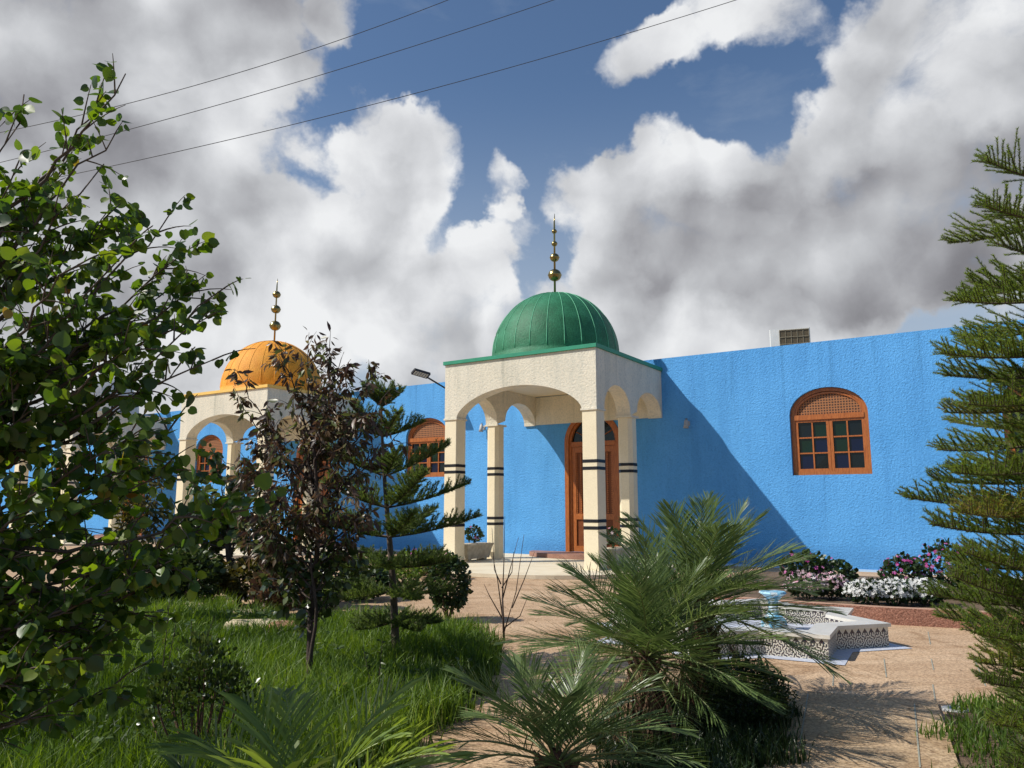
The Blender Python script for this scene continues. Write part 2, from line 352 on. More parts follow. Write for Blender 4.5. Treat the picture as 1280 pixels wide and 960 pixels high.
F_PINKW = leafmat('pale_pink_petal', [(0, (.74,.36,.46)), (.5, (.8,.55,.6)), (1, (.82,.74,.74))], .6, .2, .2, 1)
F_MAG = leafmat('magenta_petal', [(0, (.42,.04,.22)), (.6, (.62,.12,.4)), (1, (.75,.35,.55))], .6, .2, .2, 1)

# ------------------------------------------------------------------ ground
def poly(name, pts, z, mat, kind='structure', parent=None, h=0):
    m = MB()
    if h: m.prism([(p[0], p[1]) for p in pts], z-h, z)
    else: m.add([(p[0], p[1], z) for p in pts], [tuple(range(len(pts)))])
    o = m.build(name, mat, parent)
    if kind: o['kind'] = kind
    return o
poly('ground', [(-900,-300),(900,-300),(900,1500),(-900,1500)], -.03, EARTH)
poly('plaza_paving', [(-40,2),(14,2),(30,14),(-45,62),(-60,40)], 0, PAVE)
lawn_pts = [(-12,13.2),(-6.6,12.9),(-4.6,11.9),(-3.6,10.7),(-2.4,10.3),(-0.9,10.15),(-.3,9.2),(-.12,8.4),(-.22,7.2),(-.48,6.08),(-.86,4.95),(-1.3,3.7),(-1.7,2.2),(-12,2.2)]
poly('lawn_soil', lawn_pts, .006, surf('lawn_soil', (.03,.04,.015), (.06,.065,.028), 5, .95, .8, 30, .04))
bed_pts = [(.52,4.5),(.62,5.6),(.95,6.45),(1.7,6.9),(2.18,6.72),(2.1,6.1),(1.62,5.2),(1.35,4.3),(.8,3.6)]
poly('palm_bed_soil', bed_pts, .012, SOIL)
rb_pts = [(3.40,6.35),(3.9,6.55),(6.5,6.1),(6.5,2.5),(2.0,2.5),(2.75,5.0)]
poly('right_bed_soil', rb_pts, .010, SOIL)
# lower slab of the path, a small step down the middle of the garden
poly('path_slab', [gp(978,866)[:2], gp(1171,881)[:2], (2.73,5.0), (1.75,2.3), (.85,2.3), (1.5,4.9)], .03, PAVE2, h=.028)
m = MB()
def strip(m, a, b, w=.012, z=.0045):
    a = np.array(a[:2]); b = np.array(b[:2]); d = (b-a)/np.linalg.norm(b-a); n = np.array([-d[1], d[0]])*w/2
    m.add([(*(a-n),z),(*(b-n),z),(*(b+n),z),(*(a+n),z)], [(0,1,2,3)])
for a, b in (((1160,790),(1163,806)),((1164,824),(1167,838)),((1166,856),(1169,876)),((1105,824),(1108,847)),((1218,824),(1232,858)),((1042,842),(1041,858))):
    strip(m, gp(*a), gp(*b), .010)
for a, b in (((1143,880),(1150,960)),((1010,868),(1000,930))):
    strip(m, gp(*a, .03), gp(*b, .03), .010, .0345)
tag(m.build('paving_joints', JOINT), kind='structure')

# terrace slab with rounded nose in front of each portico
def terrace(c):
    pts = []
    for t in np.linspace(0, 1, 25):
        a = math.pi*t; pts.append((c+3.3*math.cos(a)*1.0, -3.3-2.9*math.sin(a)**.8))
    pts = [(c+3.3,0.0)]+pts+[(c-3.3,0.0)]
    w = [(W0[0]+UU[0]*x-NN[0]*y, W0[1]+UU[1]*x-NN[1]*y) for x, y in pts]
    o = poly('terrace', w[::-1], .085, TERR, h=.08)
    pts = [(c-2.0,-.01)]+[(c+2.0*math.cos(a), -.01-1.25*math.sin(a)) for a in np.linspace(math.pi, 0, 24)]
    w = [(W0[0]+UU[0]*x-NN[0]*y, W0[1]+UU[1]*x-NN[1]*y) for x, y in pts]
    poly('entrance_step', w, .21, TILE, h=.12)

PC = [-6.17, -17.98, -29.7]
for c in PC: terrace(c)

# ------------------------------------------------------------------ building
WT = 5.7
bld = empty('blue_building', W0, BYAW)
tag(bld, 'long single-storey building with bright blue roughcast wall and flat roof', 'building')
def arch_pts(x0, x1, zs, rise, n=20, p=2.0):
    c = (x0+x1)/2; h = (x1-x0)/2
    return [(c-h*math.cos(math.pi*i/n), zs+rise*(math.sin(math.pi*i/n))**(2/p)) for i in range(n+1)]
wins = [(.5, 2.32), (5.12, 2.32), (-12.42, 2.5), (-24.3, 2.5), (-36.0, 2.5)]
WW = 1.86; WSP = 3.84; WR = .68
doors = [c+.06 for c in PC]
DW = 1.86; DSP = 3.42; DR = .9
m = MB()
ops = sorted([(c-WW/2, c+WW/2, z, WSP, WR) for c, z in wins]+[(c-DW/2, c+DW/2, .21, DSP, DR) for c in doors])
x = -52.0
for (a, b, zb, zs, rs) in ops:
    m.add([(x,0,-.1),(a,0,-.1),(a,0,WT),(x,0,WT)], [(0,1,2,3)])
    m.add([(a,0,-.1),(b,0,-.1),(b,0,zb),(a,0,zb)], [(0,1,2,3)])
    ap = arch_pts(a, b, zs, rs)
    for p, q in zip(ap[:-1], ap[1:]):
        m.add([(p[0],0,p[1]),(q[0],0,q[1]),(q[0],0,WT),(p[0],0,WT)], [(0,1,2,3)])
        m.add([(p[0],0,p[1]),(q[0],0,q[1]),(q[0],.2,q[1]),(p[0],.2,p[1])], [(0,1,2,3)])
    m.add([(a,0,zb),(a,0,zs),(a,.2,zs),(a,.2,zb)], [(0,1,2,3)]); m.add([(b,0,zb),(b,0,zs),(b,.2,zs),(b,.2,zb)], [(3,2,1,0)])
    m.add([(a,0,zb),(b,0,zb),(b,.2,zb),(a,.2,zb)], [(0,1,2,3)])
    x = b
E_ = 9.5
m.add([(x,0,-.1),(E_,0,-.1),(E_,0,WT),(x,0,WT)], [(0,1,2,3)])
m.add([(-52,0,WT),(E_,0,WT),(E_,.25,WT),(-52,.25,WT)], [(0,1,2,3)])
m.add([(-52,.25,5.3),(E_,.25,5.3),(E_,.25,WT),(-52,.25,WT)], [(0,1,2,3)])
m.add([(E_,0,-.1),(E_,9,-.1),(E_,9,WT),(E_,0,WT)], [(0,1,2,3)]); m.add([(-52,0,-.1),(-52,9,-.1),(-52,9,WT),(-52,0,WT)], [(0,1,2,3)])
m.add([(-52,9,-.1),(E_,9,-.1),(E_,9,WT),(-52,9,WT)], [(0,1,2,3)])
m.build('wall', BLUE, bld)
m = MB(); m.box(-51.9, E_-.1, .26, 8.9, 5.2, 5.35); m.build('roof', CONC, bld)
m = MB()
x = -52
for (a, b, zb, zs, rs) in [o for o in ops if o[2] < 1]:
    m.box(x, a-.02, -.018, -.002, -.05, .055); x = b+.02
m.box(x, E_, -.018, -.002, -.05, .055)
m.build('skirting', surf('pale_blue_skirting', (.32,.52,.78), (.4,.6,.82), 6, .7), bld)

def arch_ring(m, x0, x1, zb, zs, rise, w, y0, y1, bottom=True, n=24):
    out = [(x0,zb)]+arch_pts(x0,x1,zs,rise,n)+[(x1,zb)]
    inn = [(x0+w,zb)]+arch_pts(x0+w,x1-w,zs,rise-w*.85,n)+[(x1-w,zb)]
    k = len(out)
    vs = [(p[0],y0,p[1]) for p in out]+[(p[0],y0,p[1]) for p in inn]+[(p[0],y1,p[1]) for p in out]+[(p[0],y1,p[1]) for p in inn]
    fs = []
    for i in range(k-1):
        fs += [(i,k+i,k+i+1,i+1), (k+i,3*k+i,3*k+i+1,k+i+1), (i,i+1,2*k+i+1,2*k+i)]
    m.add(vs, fs)
def arch_fill(m, x0, x1, zb, zs, rise, y, n=24):
    pts = arch_pts(x0,x1,zs,rise,n)
    m.add([(x0,y,zb)]+[(p[0],y,p[1]) for p in pts]+[(x1,y,zb)], [tuple(range(len(pts)+2))])
def window(c, zb):
    x0, x1 = c-WW/2+.004, c+WW/2-.004
    m = MB(); y0, y1 = .10, .19
    arch_ring(m, x0, x1, zb+.004, WSP, WR-.004, .10, y0, y1)
    m.box(x0+.1, x1-.1, y0+.01, y1, zb+.004, zb+.09)
    m.box(x0+.1, x1-.1, y0-.015, y1, WSP-.12, WSP+.01)       # transom
    arch_ring(m, x0+.1, x1-.1, WSP+.01, WSP+.012, WR-.12, .055, y0+.015, y1)
    fr = m.build('window', WOOD, bld)
    m = MB(); zt = WSP-.12; zl = zb+.09; a, b = x0+.1, x1-.1; mid = (a+b)/2
    for (p, q) in ((a, mid-.004), (mid+.004, b)):
        m.box(p, p+.07, y0+.018, y1-.005, zl, zt); m.box(q-.07, q, y0+.018, y1-.005, zl, zt)
        m.box(p+.07, q-.07, y0+.018, y1-.005, zl, zl+.07); m.box(p+.07, q-.07, y0+.018, y1-.005, zt-.06, zt)
        cx = (p+q)/2; m.box(cx-.017, cx+.017, y0+.028, y1-.005, zl+.07, zt-.06)
        for k in (1, 2):
            z = zl+.07+(zt-.06-zl-.07)*k/3
            m.box(p+.07, cx-.017, y0+.03, y1-.005, z-.017, z+.017); m.box(cx+.017, q-.07, y0+.03, y1-.005, z-.017, z+.017)
    m.build('casement', WOOD, fr)
    m = MB(); pat = [2,0,0,2, 0,1,0,1, 1,2,1,2]; gl = []
    k = 0
    zz = [zl+.07+(zt-.06-zl-.07)*i/3 for i in (3,2,1,0)]
    for r_ in range(3):
        for (p, q) in ((a, mid), (mid, b)):
            for h in (0, 1):
                xa = p+.07 if h == 0 else (p+q)/2; xb = (p+q)/2 if h == 0 else q-.07
                t = [-1,1][random.random() > .5]*random.uniform(0,.006)
                m.mat(pat[k]); m.add([(xa,.17+t,zz[r_+1]),(xb,.17-t,zz[r_+1]),(xb,.17,zz[r_]),(xa,.17,zz[r_])], [(0,1,2,3)]); k += 1
    m.build('pane', [GLG, GLB, GLD], fr)
    m = MB(); arch_fill(m, x0+.15, x1-.15, WSP+.01, WSP+.012, WR-.16, .15); m.build('lattice_panel', CANE, fr)
    m = MB(); m.box(x0, x1, .2, .22, zb, WSP+WR); m.build('backing', METALD, fr)
    return fr
for c, z in wins: window(c, z)
def door(c):
    x0, x1 = c-DW/2+.004, c+DW/2-.004; zb = .212; m = MB()
    arch_ring(m, x0, x1, zb, DSP, DR-.004, .13, -.03, .16)
    arch_ring(m, x0+.13, x1-.13, zb, DSP, DR-.12, .07, .03, .16)
    m.box(x0+.2, x1-.2, .02, .16, DSP-.12, DSP+.02)
    fr = m.build('door', WOOD, bld)
    m = MB(); a, b = x0+.2, x1-.2; mid = (a+b)/2
    for p, q in ((a, mid-.004), (mid+.004, b)):
        m.mat(1); m.box(p+.12, q-.12, .10, .13, zb+.12, DSP-.24); m.mat(0)
        m.box(p, p+.13, .06, .14, zb, DSP-.12); m.box(q-.13, q, .06, .14, zb, DSP-.12)
        for zz in (zb, 1.15, DSP-.30): m.box(p+.13, q-.13, .06, .14, zz, zz+.17)
        m.mat(0)
        nz = 34
        for i in range(nz):                    # turned studs of the grille
            z = 1.36+(DSP-.34-1.36)*i/(nz-1)
            for j in range(4):
                x = p+.15+(q-p-.30)*j/3
                m.box(x-.022, x+.022, .075, .10, z-.018, z+.018)
    m.build('door_leaf', [WOOD, WOODD], fr)
    m = MB(); arch_fill(m, x0+.2, x1-.2, DSP+.02, DSP+.022, DR-.24, .12); m.build('fanlight', GLD, fr)
    m = MB()
    for k in range(1, 6):
        a_ = math.pi*k/6; r_ = .5
        m.tube([(c, .1, DSP+.03), (c+.68*math.cos(a_), .1, DSP+.03+.6*math.sin(a_))], .012, n=4)
    m.tube([(c+.28*math.cos(t), .1, DSP+.03+.26*math.sin(t)) for t in np.linspace(0, math.pi, 12)], .012, n=4)
    m.build('fanlight_tracery', WOOD, fr)
    m = MB(); m.box(mid+.03, mid+.07, .0, .06, 1.2, 1.45, .008); m.build('handle', METALD, fr)
for c in doors: door(c)

# ------------------------------------------------------------------ porticoes
def portico(c, label, dm, trim, ribm, nballs, group='domed entrance porticoes', simple=False):
    root = empty('domed_portico', P3(c, 0), BYAW)
    tag(root, label, 'portico', group)
    X = 2.28; T = .40; YF = -4.1; top = 5.33; cap = 3.87
    m = MB()
    # front arch wall (profile extruded along y)
    def profile_wall(prof, top, a0, a1, axis):
        k = len(prof)
        vs = []
        for a in (a0, a1):
            for (s, z) in prof: vs.append((s,a,z) if axis == 'x' else (a,s,z))
            for (s, z) in prof: vs.append((s,a,top) if axis == 'x' else (a,s,top))
        fs = []
        for i in range(k-1):
            fs += [(i,i+1,k+i+1,k+i), (2*k+i,2*k+i+1,3*k+i+1,3*k+i), (i,i+1,2*k+i+1,2*k+i), (k+i,k+i+1,3*k+i+1,3*k+i)]
        fs += [(0,k,3*k,2*k), (k-1,2*k-1,4*k-1,3*k-1)]
        m.add(vs, fs)
    fp = [(-X,cap)]+arch_pts(-X+T, X-T, cap, .72, 32, 1.62)+[(X,cap)]
    profile_wall(fp, top, YF, YF+T, 'x')
    sp = arch_pts(YF+T+.02, -2.16, cap, .68, 20, 2.1)+arch_pts(-1.74, -.06, 4.0, .60, 20, 2.1)+[(-.002,4.0)]
    sp = [(YF+T+.0005, cap)]+sp
    for sx in (-1, 1):
        a0, a1 = (X-T, X) if sx > 0 else (-X, -X+T)
        profile_wall(sp, top, a0, a1, 'y')
    m.box(-X+T+.001, X-T-.001, -.05, -.003, 4.02, 4.88)              # cream band on the blue wall
    m.build('arcade', CREAM, root)
    m = MB(); m.box(-X+.05, X-.05, YF+.05, -.002, 4.9, 5.0); m.build('ceiling', CREAMS, root)
    m = MB()
    m.box(-X-.05, X+.05, YF-.05, -.004, top+.002, top+.095, .012)
    m.build('roof_trim', trim, root)
    # columns
    def column(x, y, w, d, octo=False):
        m = MB()
        b = .012 if not octo else .09
        m.box(x-w/2, x+w/2, y-d/2, y+d/2, .085, 3.82, b)
        co = m.build('column', CREAMS, root)
        m = MB(); m.box(x-w/2-.03, x+w/2+.03, y-d/2-.03, y+d/2+.03, 3.822, 3.868, .008); m.build('capital', CREAM, co)
        for z in (2.57, 2.40, 1.17, 1.01):
            m = MB(); m.box(x-w/2-.006, x+w/2+.006, y-d/2-.006, y+d/2+.006, z, z+.075, b); m.build('black_band', BLACKP, co)
    for sx in (-1, 1):
        column(sx*(X-T/2), YF+.215, T-.01, .42)
        column(sx*(X-T/2), -1.95, T, .42, True)
    # dome
    rd = 1.76; zc = 5.66; yc = -2.05
    m = MB()
    m.lathe([(rd+.05, top+.09), (rd+.05, top+.20), (rd, top+.21)]+[(rd*math.cos(t)**.97, zc+(7.46-zc)*math.sin(t)) for t in np.linspace(0, math.pi/2, 28)], 96, (0, yc))
    d = m.build('dome', dm, root, True)
    m = MB()
    for k in range(24):
        a = 2*math.pi*(k+.5)/24
        pts = [((rd+.004)*math.cos(t)**.97*math.cos(a), yc+(rd+.004)*math.cos(t)**.97*math.sin(a), zc+(7.464-zc)*math.sin(t)) for t in np.linspace(0, 1.5, 22)]
        m.tube(pts, (.0105 if dm is GREEN else .008), .006, 5)
    m.build('dome_ribs', ribm, d, True)
    m = MB(); m.tube([(0, yc, 7.40), (0.0, yc, 9.5), (.0, yc, 9.60), (.015, yc, 9.85)], [.033,.026,.022,.006], n=10)
    f = m.build('finial', GOLD, root, True)
    balls = {4: [(8.02,.19),(8.54,.135),(8.95,.085),(9.32,.075)], 3: [(8.06,.20),(8.68,.17),(9.24,.145)]}[nballs]
    for z, r_ in balls:
        m = MB(); m.lathe([(r_*math.sin(t)*(1+(.07 if abs(t-math.pi/2) < .12 else 0)), z-r_*.92*math.cos(t)) for t in np.linspace(0, math.pi, 25)], 28, (0, yc)); m.build('ball', GOLD, f, True)
    return root
portico(PC[0], 'cream arched portico with ribbed green dome and green roof trim', GREEN, GREENT, GREENR, 4)
portico(PC[1], 'cream arched portico with orange dome behind the dark-leaved tree', ORANGE, ORANGET, ORANGER, 3)
portico(PC[2], 'cream arched portico farthest left, mostly hidden behind the leafy tree', WHITED, CREAMS, WHITED, 3)

# ------------------------------------------------------------------ wall lamps, floodlight, air conditioner
def wall_lamp(u, z, label, flip=1):
    o = empty('wall_lamp', P3(u, 0, z), BYAW); tag(o, label, 'lamp', 'small spotlights on the blue wall')
    m = MB(); m.box(-.05,.05,-.02,-.002,-.06,.06,.006); m.tube([(0,-.02,0),(0,-.12,.02),(0,-.16,-.02)], .014, n=8); m.build('bracket', METALG, o)
    m = MB(); m.tube([(0,-.13,.12),(0,-.15,.06),(0,-.17,-.06),(0,-.18,-.14)], [.035,.055,.06,.075], n=14); m.build('lamp_head', METALG, o, True)
wall_lamp(-3.14, 3.80, 'small grey spotlight on the wall right of the green-domed portico')
wall_lamp(-10.03, 4.05, 'small grey spotlight on the wall seen under the green-domed portico arch')
wall_lamp(-21.6, 3.9, 'small grey spotlight left of the orange-domed portico')
fl = empty('floodlight', P3(-11.35, 0, 5.25), BYAW); tag(fl, 'black LED floodlight on a slanted arm at the top of the blue wall', 'floodlight')
m = MB(); m.tube([(0,-.03,0),(-.05,-.1,.12),(-.42,-.8,.5)], .03, n=8); m.box(-.07,.07,-.03,-.002,-.1,.1); m.build('arm', METALD, fl)
m = MB(); m.box(-.30,.30,-.14,.14,-.035,.035,.02)
h = m.build('lamp_head', METALD, fl); h.location = (-.55,-1.0,.62)
dv = Vector((-.30,-.8,.42)).normalized(); h.rotation_euler = (R(-26), R(10), R(65))
m = MB()
for i in range(6):
    for j in range(3): m.box(-.25+i*.085,-.25+i*.085+.065,-.10+j*.07,-.10+j*.07+.055,-.042,-.036)
m.build('led_panel', LED, h)
ac = empty('air_conditioner', P3(-.56, -1.1, 5.35), BYAW); tag(ac, 'white air conditioner unit standing on the flat roof edge', 'air conditioner')
ac.rotation_euler = (0, 0, BYAW+R(14))
m = MB(); m.box(-.52,.52,-.19,.19,.32,.98,.02); m.build('case', ACW, ac)
m = MB(); m.box(-.26,.49,-.204,-.192,.36,.94); m.build('coil_panel', surf('brown_coil', (.07,.055,.03), (.13,.1,.06), 30, .6), ac)
m = MB()
for i in range(6): x = -.26+.75*i/5; m.box(x-.008,x+.008,-.216,-.206,.36,.94)
for i in range(4): z = .36+.58*i/3; m.box(-.26,.49,-.226,-.218,z-.008,z+.008)
m.build('grille', surf('tan_grille', (.2,.17,.11), (.3,.26,.18), 10, .5), ac)
for x in (-.45, .38): m = MB(); m.box(x,x+.07,-.2,.2,0,.315); m.build('foot', METALD, ac)
m = MB(); m.tube([(-.52,0,.5),(-.62,0,.52),(-.72,0,.42),(-.74,0,.1),(-.74,0,0)], .03, n=8); m.build('pipe', METALG, ac)

# power lines
def wire(p, label):
    pts = []
    (x0,y0),(x1,y1),(x2,y2) = p
    for t in np.linspace(-.35, 1.25, 30):
        x = x0*(1-t)*(1-2*t)+x1*4*t*(1-t)+x2*t*(2*t-1) if False else x0+(x2-x0)*t
        # quadratic through the three sighted points
        a = (x-x1)*(x-x2)/((x0-x1)*(x0-x2)); b = (x-x0)*(x-x2)/((x1-x0)*(x1-x2)); c = (x-x0)*(x-x1)/((x2-x0)*(x2-x1))
        pts.append(at(x, y0*a+y1*b+y2*c, 26))
    m = MB(); m.tube(pts, .0125, n=5); tag(m.build('power_line', METALD), label, 'power line', 'power lines crossing the sky')
wire([(100,144),(340,78),(560,0)], 'topmost of three thin black power lines across the sky')
wire([(100,178),(380,100),(692,0)], 'middle of three thin black power lines across the sky')
wire([(100,216),(480,127),(920,0)], 'lowest of three thin black power lines across the sky')

# ------------------------------------------------------------------ fountain
FC = np.array([2.80, 9.88]); FR = 1.72
fo = empty('star_fountain', (FC[0], FC[1], 0), R(-74)); tag(fo, 'low star-shaped fountain with patterned tile sides and pale marble rim', 'fountain')
def star(Rr, n=8):
    o = []
    for k in range(8):
        a = math.pi*2*k/8; o.append((Rr*math.cos(a), Rr*math.sin(a)))
        a += math.pi/8; q = Rr*.765; o.append((q*math.cos(a), q*math.sin(a)))
    return o
def starwall(Rr, z0, z1, inward=False):
    pts = star(Rr); vs=[]; fs=[]; uvs=[]
    for i in range(16):
        a = pts[i]; b = pts[(i+1)%16]; L_ = math.dist(a,b); k = len(vs)
        vs += [(a[0],a[1],z0),(b[0],b[1],z0),(b[0],b[1],z1),(a[0],a[1],z1)]; fs.append((k,k+1,k+2,k+3)); uvs += [(0,0),(L_,0),(L_,z1-z0),(0,z1-z0)]
    return vs, fs, uvs
def uvobj(name, data, mat, parent):
    vs, fs, uvs = data; me = bpy.data.meshes.new(name); me.from_pydata(vs, [], fs); uvl = me.uv_layers.new(name='UVMap')
    for i, uv in enumerate(uvs): uvl.data[i].uv = uv
    me.materials.append(mat); o = bpy.data.objects.new(name, me); col.objects.link(o); o.parent = parent; return o
uvobj('tiled_side', starwall(FR-.035, .0, .225), ZEL, fo)
uvobj('basin_side', starwall(FR*.805, .03, .222), ZEL, fo)
m = MB(); o1 = star(FR); i1 = star(FR*.80); k = 16
m.add([(x,y,.262) for x,y in o1]+[(x,y,.262) for x,y in i1]+[(x,y,.223) for x,y in o1]+[(x,y,.223) for x,y in i1],
      [(i,(i+1)%k,k+(i+1)%k,k+i) for i in range(k)]+[(2*k+i,2*k+(i+1)%k,(i+1)%k,i) for i in range(k)]+[(k+i,k+(i+1)%k,3*k+(i+1)%k,3*k+i) for i in range(k)]+[(2*k+i,3*k+i,3*k+(i+1)%k,2*k+(i+1)%k) for i in range(k)])
m.build('marble_rim', MARBLE, fo)
m = MB(); m.add([(x,y,.05) for x,y in star(FR*.805)], [tuple(range(16))]); m.build('basin_floor', WHTILE, fo)
m = MB(); m.add([(x,y,.006) for x,y in star(FR+.20)], [tuple(range(16))]); m.build('mosaic_surround', WHTILE, fo)
ped = MB(); ped.lathe([(.001,.52),(.16,.52),(.17,.50),(.12,.47),(.06,.40),(.055,.30),(.09,.24),(.15,.18),(.17,.05)][::-1], 8)
po = ped.build('pedestal_bowl', BTILE, fo); po.location = (.1, .45, 0)

# ------------------------------------------------------------------ flower bed
kb = []
def uvp(u, v): p = P3(u, v); return (p[0], p[1])
kc = [(-.6,8.62),(1.6,8.72),(2.7,8.68),(3.7,8.5),(6,8.1),(9.5,7.3)]
m = MB()
for (a, b) in zip(kc[:-1], kc[1:]):
    A = uvp(*a); B = uvp(*b); A2 = uvp(a[0], a[1]-.16); B2 = uvp(b[0], b[1]-.16)
    m.mat(0); m.add([(*A,0),(*B,0),(*B,.22),(*A,.22)], [(0,1,2,3)]); m.add([(*A2,0),(*B2,0),(*B2,.22),(*A2,.22)], [(3,2,1,0)])
    m.mat(1); m.add([(*A,.22),(*B,.22),(*B2,.22),(*A2,.22)], [(0,1,2,3)])
m.mat(0); A = uvp(-.6,8.62); B = uvp(-.6,3.0); B2 = uvp(-.44,3.0); A2 = uvp(-.44,8.5)
m.add([(*A,0),(*B,0),(*B,.22),(*A,.22)], [(0,1,2,3)]); m.mat(1); m.add([(*A,.22),(*B,.22),(*B2,.22),(*A2,.22)], [(0,1,2,3)])
ko = m.build('kerb', [KERBM, KERBT]); ko['kind'] = 'structure'
poly('flower_bed_soil', [uvp(-.44,8.5),uvp(1.6,8.56),uvp(2.7,8.52),uvp(3.7,8.34),uvp(6,7.94),uvp(9.5,7.14),uvp(9.5,3),uvp(-.44,3)], .15, SOIL)

LEAF = ([(0,0,0),(-.32,.3,.05),(-.34,.62,.03),(0,1,-.1),(.34,.62,.03),(.32,.3,.05),(0,.5,-.03)], [(0,6,1),(1,6,2),(2,6,3),(3,6,4),(4,6,5),(5,6,0)])
def _heart():
    o = []
    for t in np.linspace(0, 2*math.pi, 17)[:-1]:
        x = .46*math.sin(t)*(1+.10*math.cos(t)); y = .47-.47*math.cos(t)
        if abs(t) < .3: y += .10
        if abs(t-math.pi) < .3: y += .10
        o.append((x, y, .16*abs(x)-.12*max(0,y-.5)))
    return (o+[(0,.45,-.02)], [(16,i,(i+1)%16) for i in range(16)])
HEART = _heart()
LONG = ([(0,0,0),(-.15,.3,.03),(-.16,.6,.0),(0,1,-.14),(.16,.6,0),(.15,.3,.03),(0,.45,-.02)], [(0,6,1),(1,6,2),(2,6,3),(3,6,4),(4,6,5),(5,6,0)])
PET = []
pv = [(0,0,0)]; pf = []
for k in range(5):
    a = 2*math.pi*k/5
    for dr, da in ((.55,-.42),(1,-.3),(1,.3),(.55,.42)): pv.append((dr*math.cos(a+da), dr*math.sin(a+da), .12*dr))
    b = 1+k*4; pf += [(0,b,b+1),(0,b+1,b+2),(0,b+2,b+3)]
FLOW = (pv, pf)

def clump(name, label, cat, c, rx, ry, h, lm, n, ls, fm=None, nf=0, fs=.03, group=None, tmpl=LEAF, shape=.5, flat=False, ftop=.35, stems=True, extra=None):
    """a bushy plant: stems, leaf cloud in an uneven ellipsoid, flowers on the outside"""
    c = np.array([c[0], c[1], c[2] if len(c) > 2 else 0.0])
    root = empty(name, c); tag(root, label, cat, group)
    nl = 9                                       # lobes for an uneven outline
    lob = rdir(nl); lob[:,2] = np.abs(lob[:,2]); lw = rng.uniform(.75, 1.15, nl)
    def rad(D):
        s = np.clip((D@lob.T), 0, 1)**3
        return .78+.32*np.max(s*lw, axis=1)
    D = rdir(n*2); D = D[D[:,2] > -.8][:n]; n = len(D)
    rr = rad(D)*rng.uniform(.45, 1, n)**.5*rng.uniform(.9,1.08,n)
    P = D*rr[:,None]*np.array([rx,ry,h*.5])+np.array([0,0,h*.5])
    P[:,2] = np.maximum(P[:,2], .02)
    out = nrm(D*np.array([1,1,.8])+rng.normal(size=(n,3))*.7+np.array([0,0,.25]))
    nn = nrm(rng.normal(size=(n,3))*.8+np.array([0,0,.9])+D*.5)
    V, F, va = scatter(*tmpl, frames(out, nn), P, ls*rng.uniform(.6,1.2,n), np.clip(rng.beta(2,2.4,n),0,1))
    npmesh('foliage', V, F, lm, root, va)
    if stems:
        m = MB()
        for k in range(10):
            d = rdir(1)[0]; d[2] = abs(d[2])+.5; e = d/np.linalg.norm(d)*np.array([rx,ry,h*.75])
            m.tube([(0,0,-.02),e*.5+rng.normal(size=3)*.02*h,e], .012*max(h,.5), .004, 5)
        m.build('stems', TRUNKD, root)
    if nf:
        D = rdir(nf*4); D = D[D[:,2] > ftop-.45][:nf]; q = len(D)
        P = D*(rad(D)*rng.uniform(.92,1.12,q))[:,None]*np.array([rx,ry,h*.52])+np.array([0,0,h*.5])
        Z = nrm(D+rng.normal(size=(q,3))*.45+np.array([0,-.35,.3])); X_ = nrm(np.cross(Z, rdir(q))); Y_ = np.cross(Z, X_)
        MF = np.stack([X_,Y_,Z],-1); sf = fs*rng.uniform(.75,1.2,q)
        if nf < 80:
            for i in range(q):
                V, F, va = scatter(*FLOW, MF[i:i+1], P[i:i+1], sf[i:i+1], rng.uniform(0,1,1)); npmesh('flower', V, F, fm, root, va)
        else:
            V, F, va = scatter(*FLOW, MF, P, sf, rng.uniform(0,1,q)); npmesh('flowers', V, F, fm, root, va)['kind'] = 'stuff'
    return root
gB = 'flowering plants in the kerbed bed'
def bed(px, py, Y, w, h, *a, **k):
    p = at(px, py, Y); return (p[0], p[1], .14)
# white row just behind the kerb
i = 0
for px, lab in ((1078,'white periwinkle clump at the left end of the white flowers'),(1112,'white periwinkle clump, middle of the three white ones behind the kerb'),(1150,'white periwinkle clump beneath the tall magenta bush')):
    p = P3(0,0); g = gp(px, 756, .2); clump('white_flower_plant', lab, 'flowering plant', (g[0]+.25, g[1]+.35, .14), .30, .27, .36, L_HEDGE, 500, .07, F_WHITE, 300, .028, gB)
for px, lab in ((1003,'pale pink flower clump beside the marble fountain rim'),(1036,'pale pink flower clump left of the white flowers')):
    g = gp(px, 749, .2); clump('pink_flower_plant', lab, 'flowering plant', (g[0]+.2, g[1]+.4, .14), .30, .28, .38, L_HEDGE, 500, .07, F_PINKW, 190, .028, gB)
for px, w, h, lab in ((1092,.34,.62,'low magenta flowering bush behind the white flowers'),(1140,.36,.86,'tallest magenta flowering bush in front of the blue wall'),(1170,.26,.5,'magenta flowering bush at the right end of the flower bed')):
    g = gp(px, 738, .14); clump('magenta_flower_bush', lab, 'flowering plant', (g[0], g[1]-1.1, .14), w, .34, h, L_HEDGE, 900, .075, F_MAG, 60, .030, gB)
for px, lab in ((1000,'magenta flowering bush beside the palm fronds'),(1030,'dark leafy bush with few pink flowers at the shadow edge')):
    g = gp(px, 735, .14); clump('magenta_flower_bush', lab, 'flowering plant', (g[0], g[1]-.3, .14), .42, .4, .62 if px == 1000 else .5, L_HEDGE, 800, .085, F_MAG, 24 if px==1000 else 9, .034, gB)
g = gp(1200, 742, .2); clump('low_green_plant', 'low green plant behind the kerb beside the right pine', 'plant', (g[0]+.2, g[1]-.6, .14), .5, .35, .34, L_ARAU, 900, .07, group=gB)
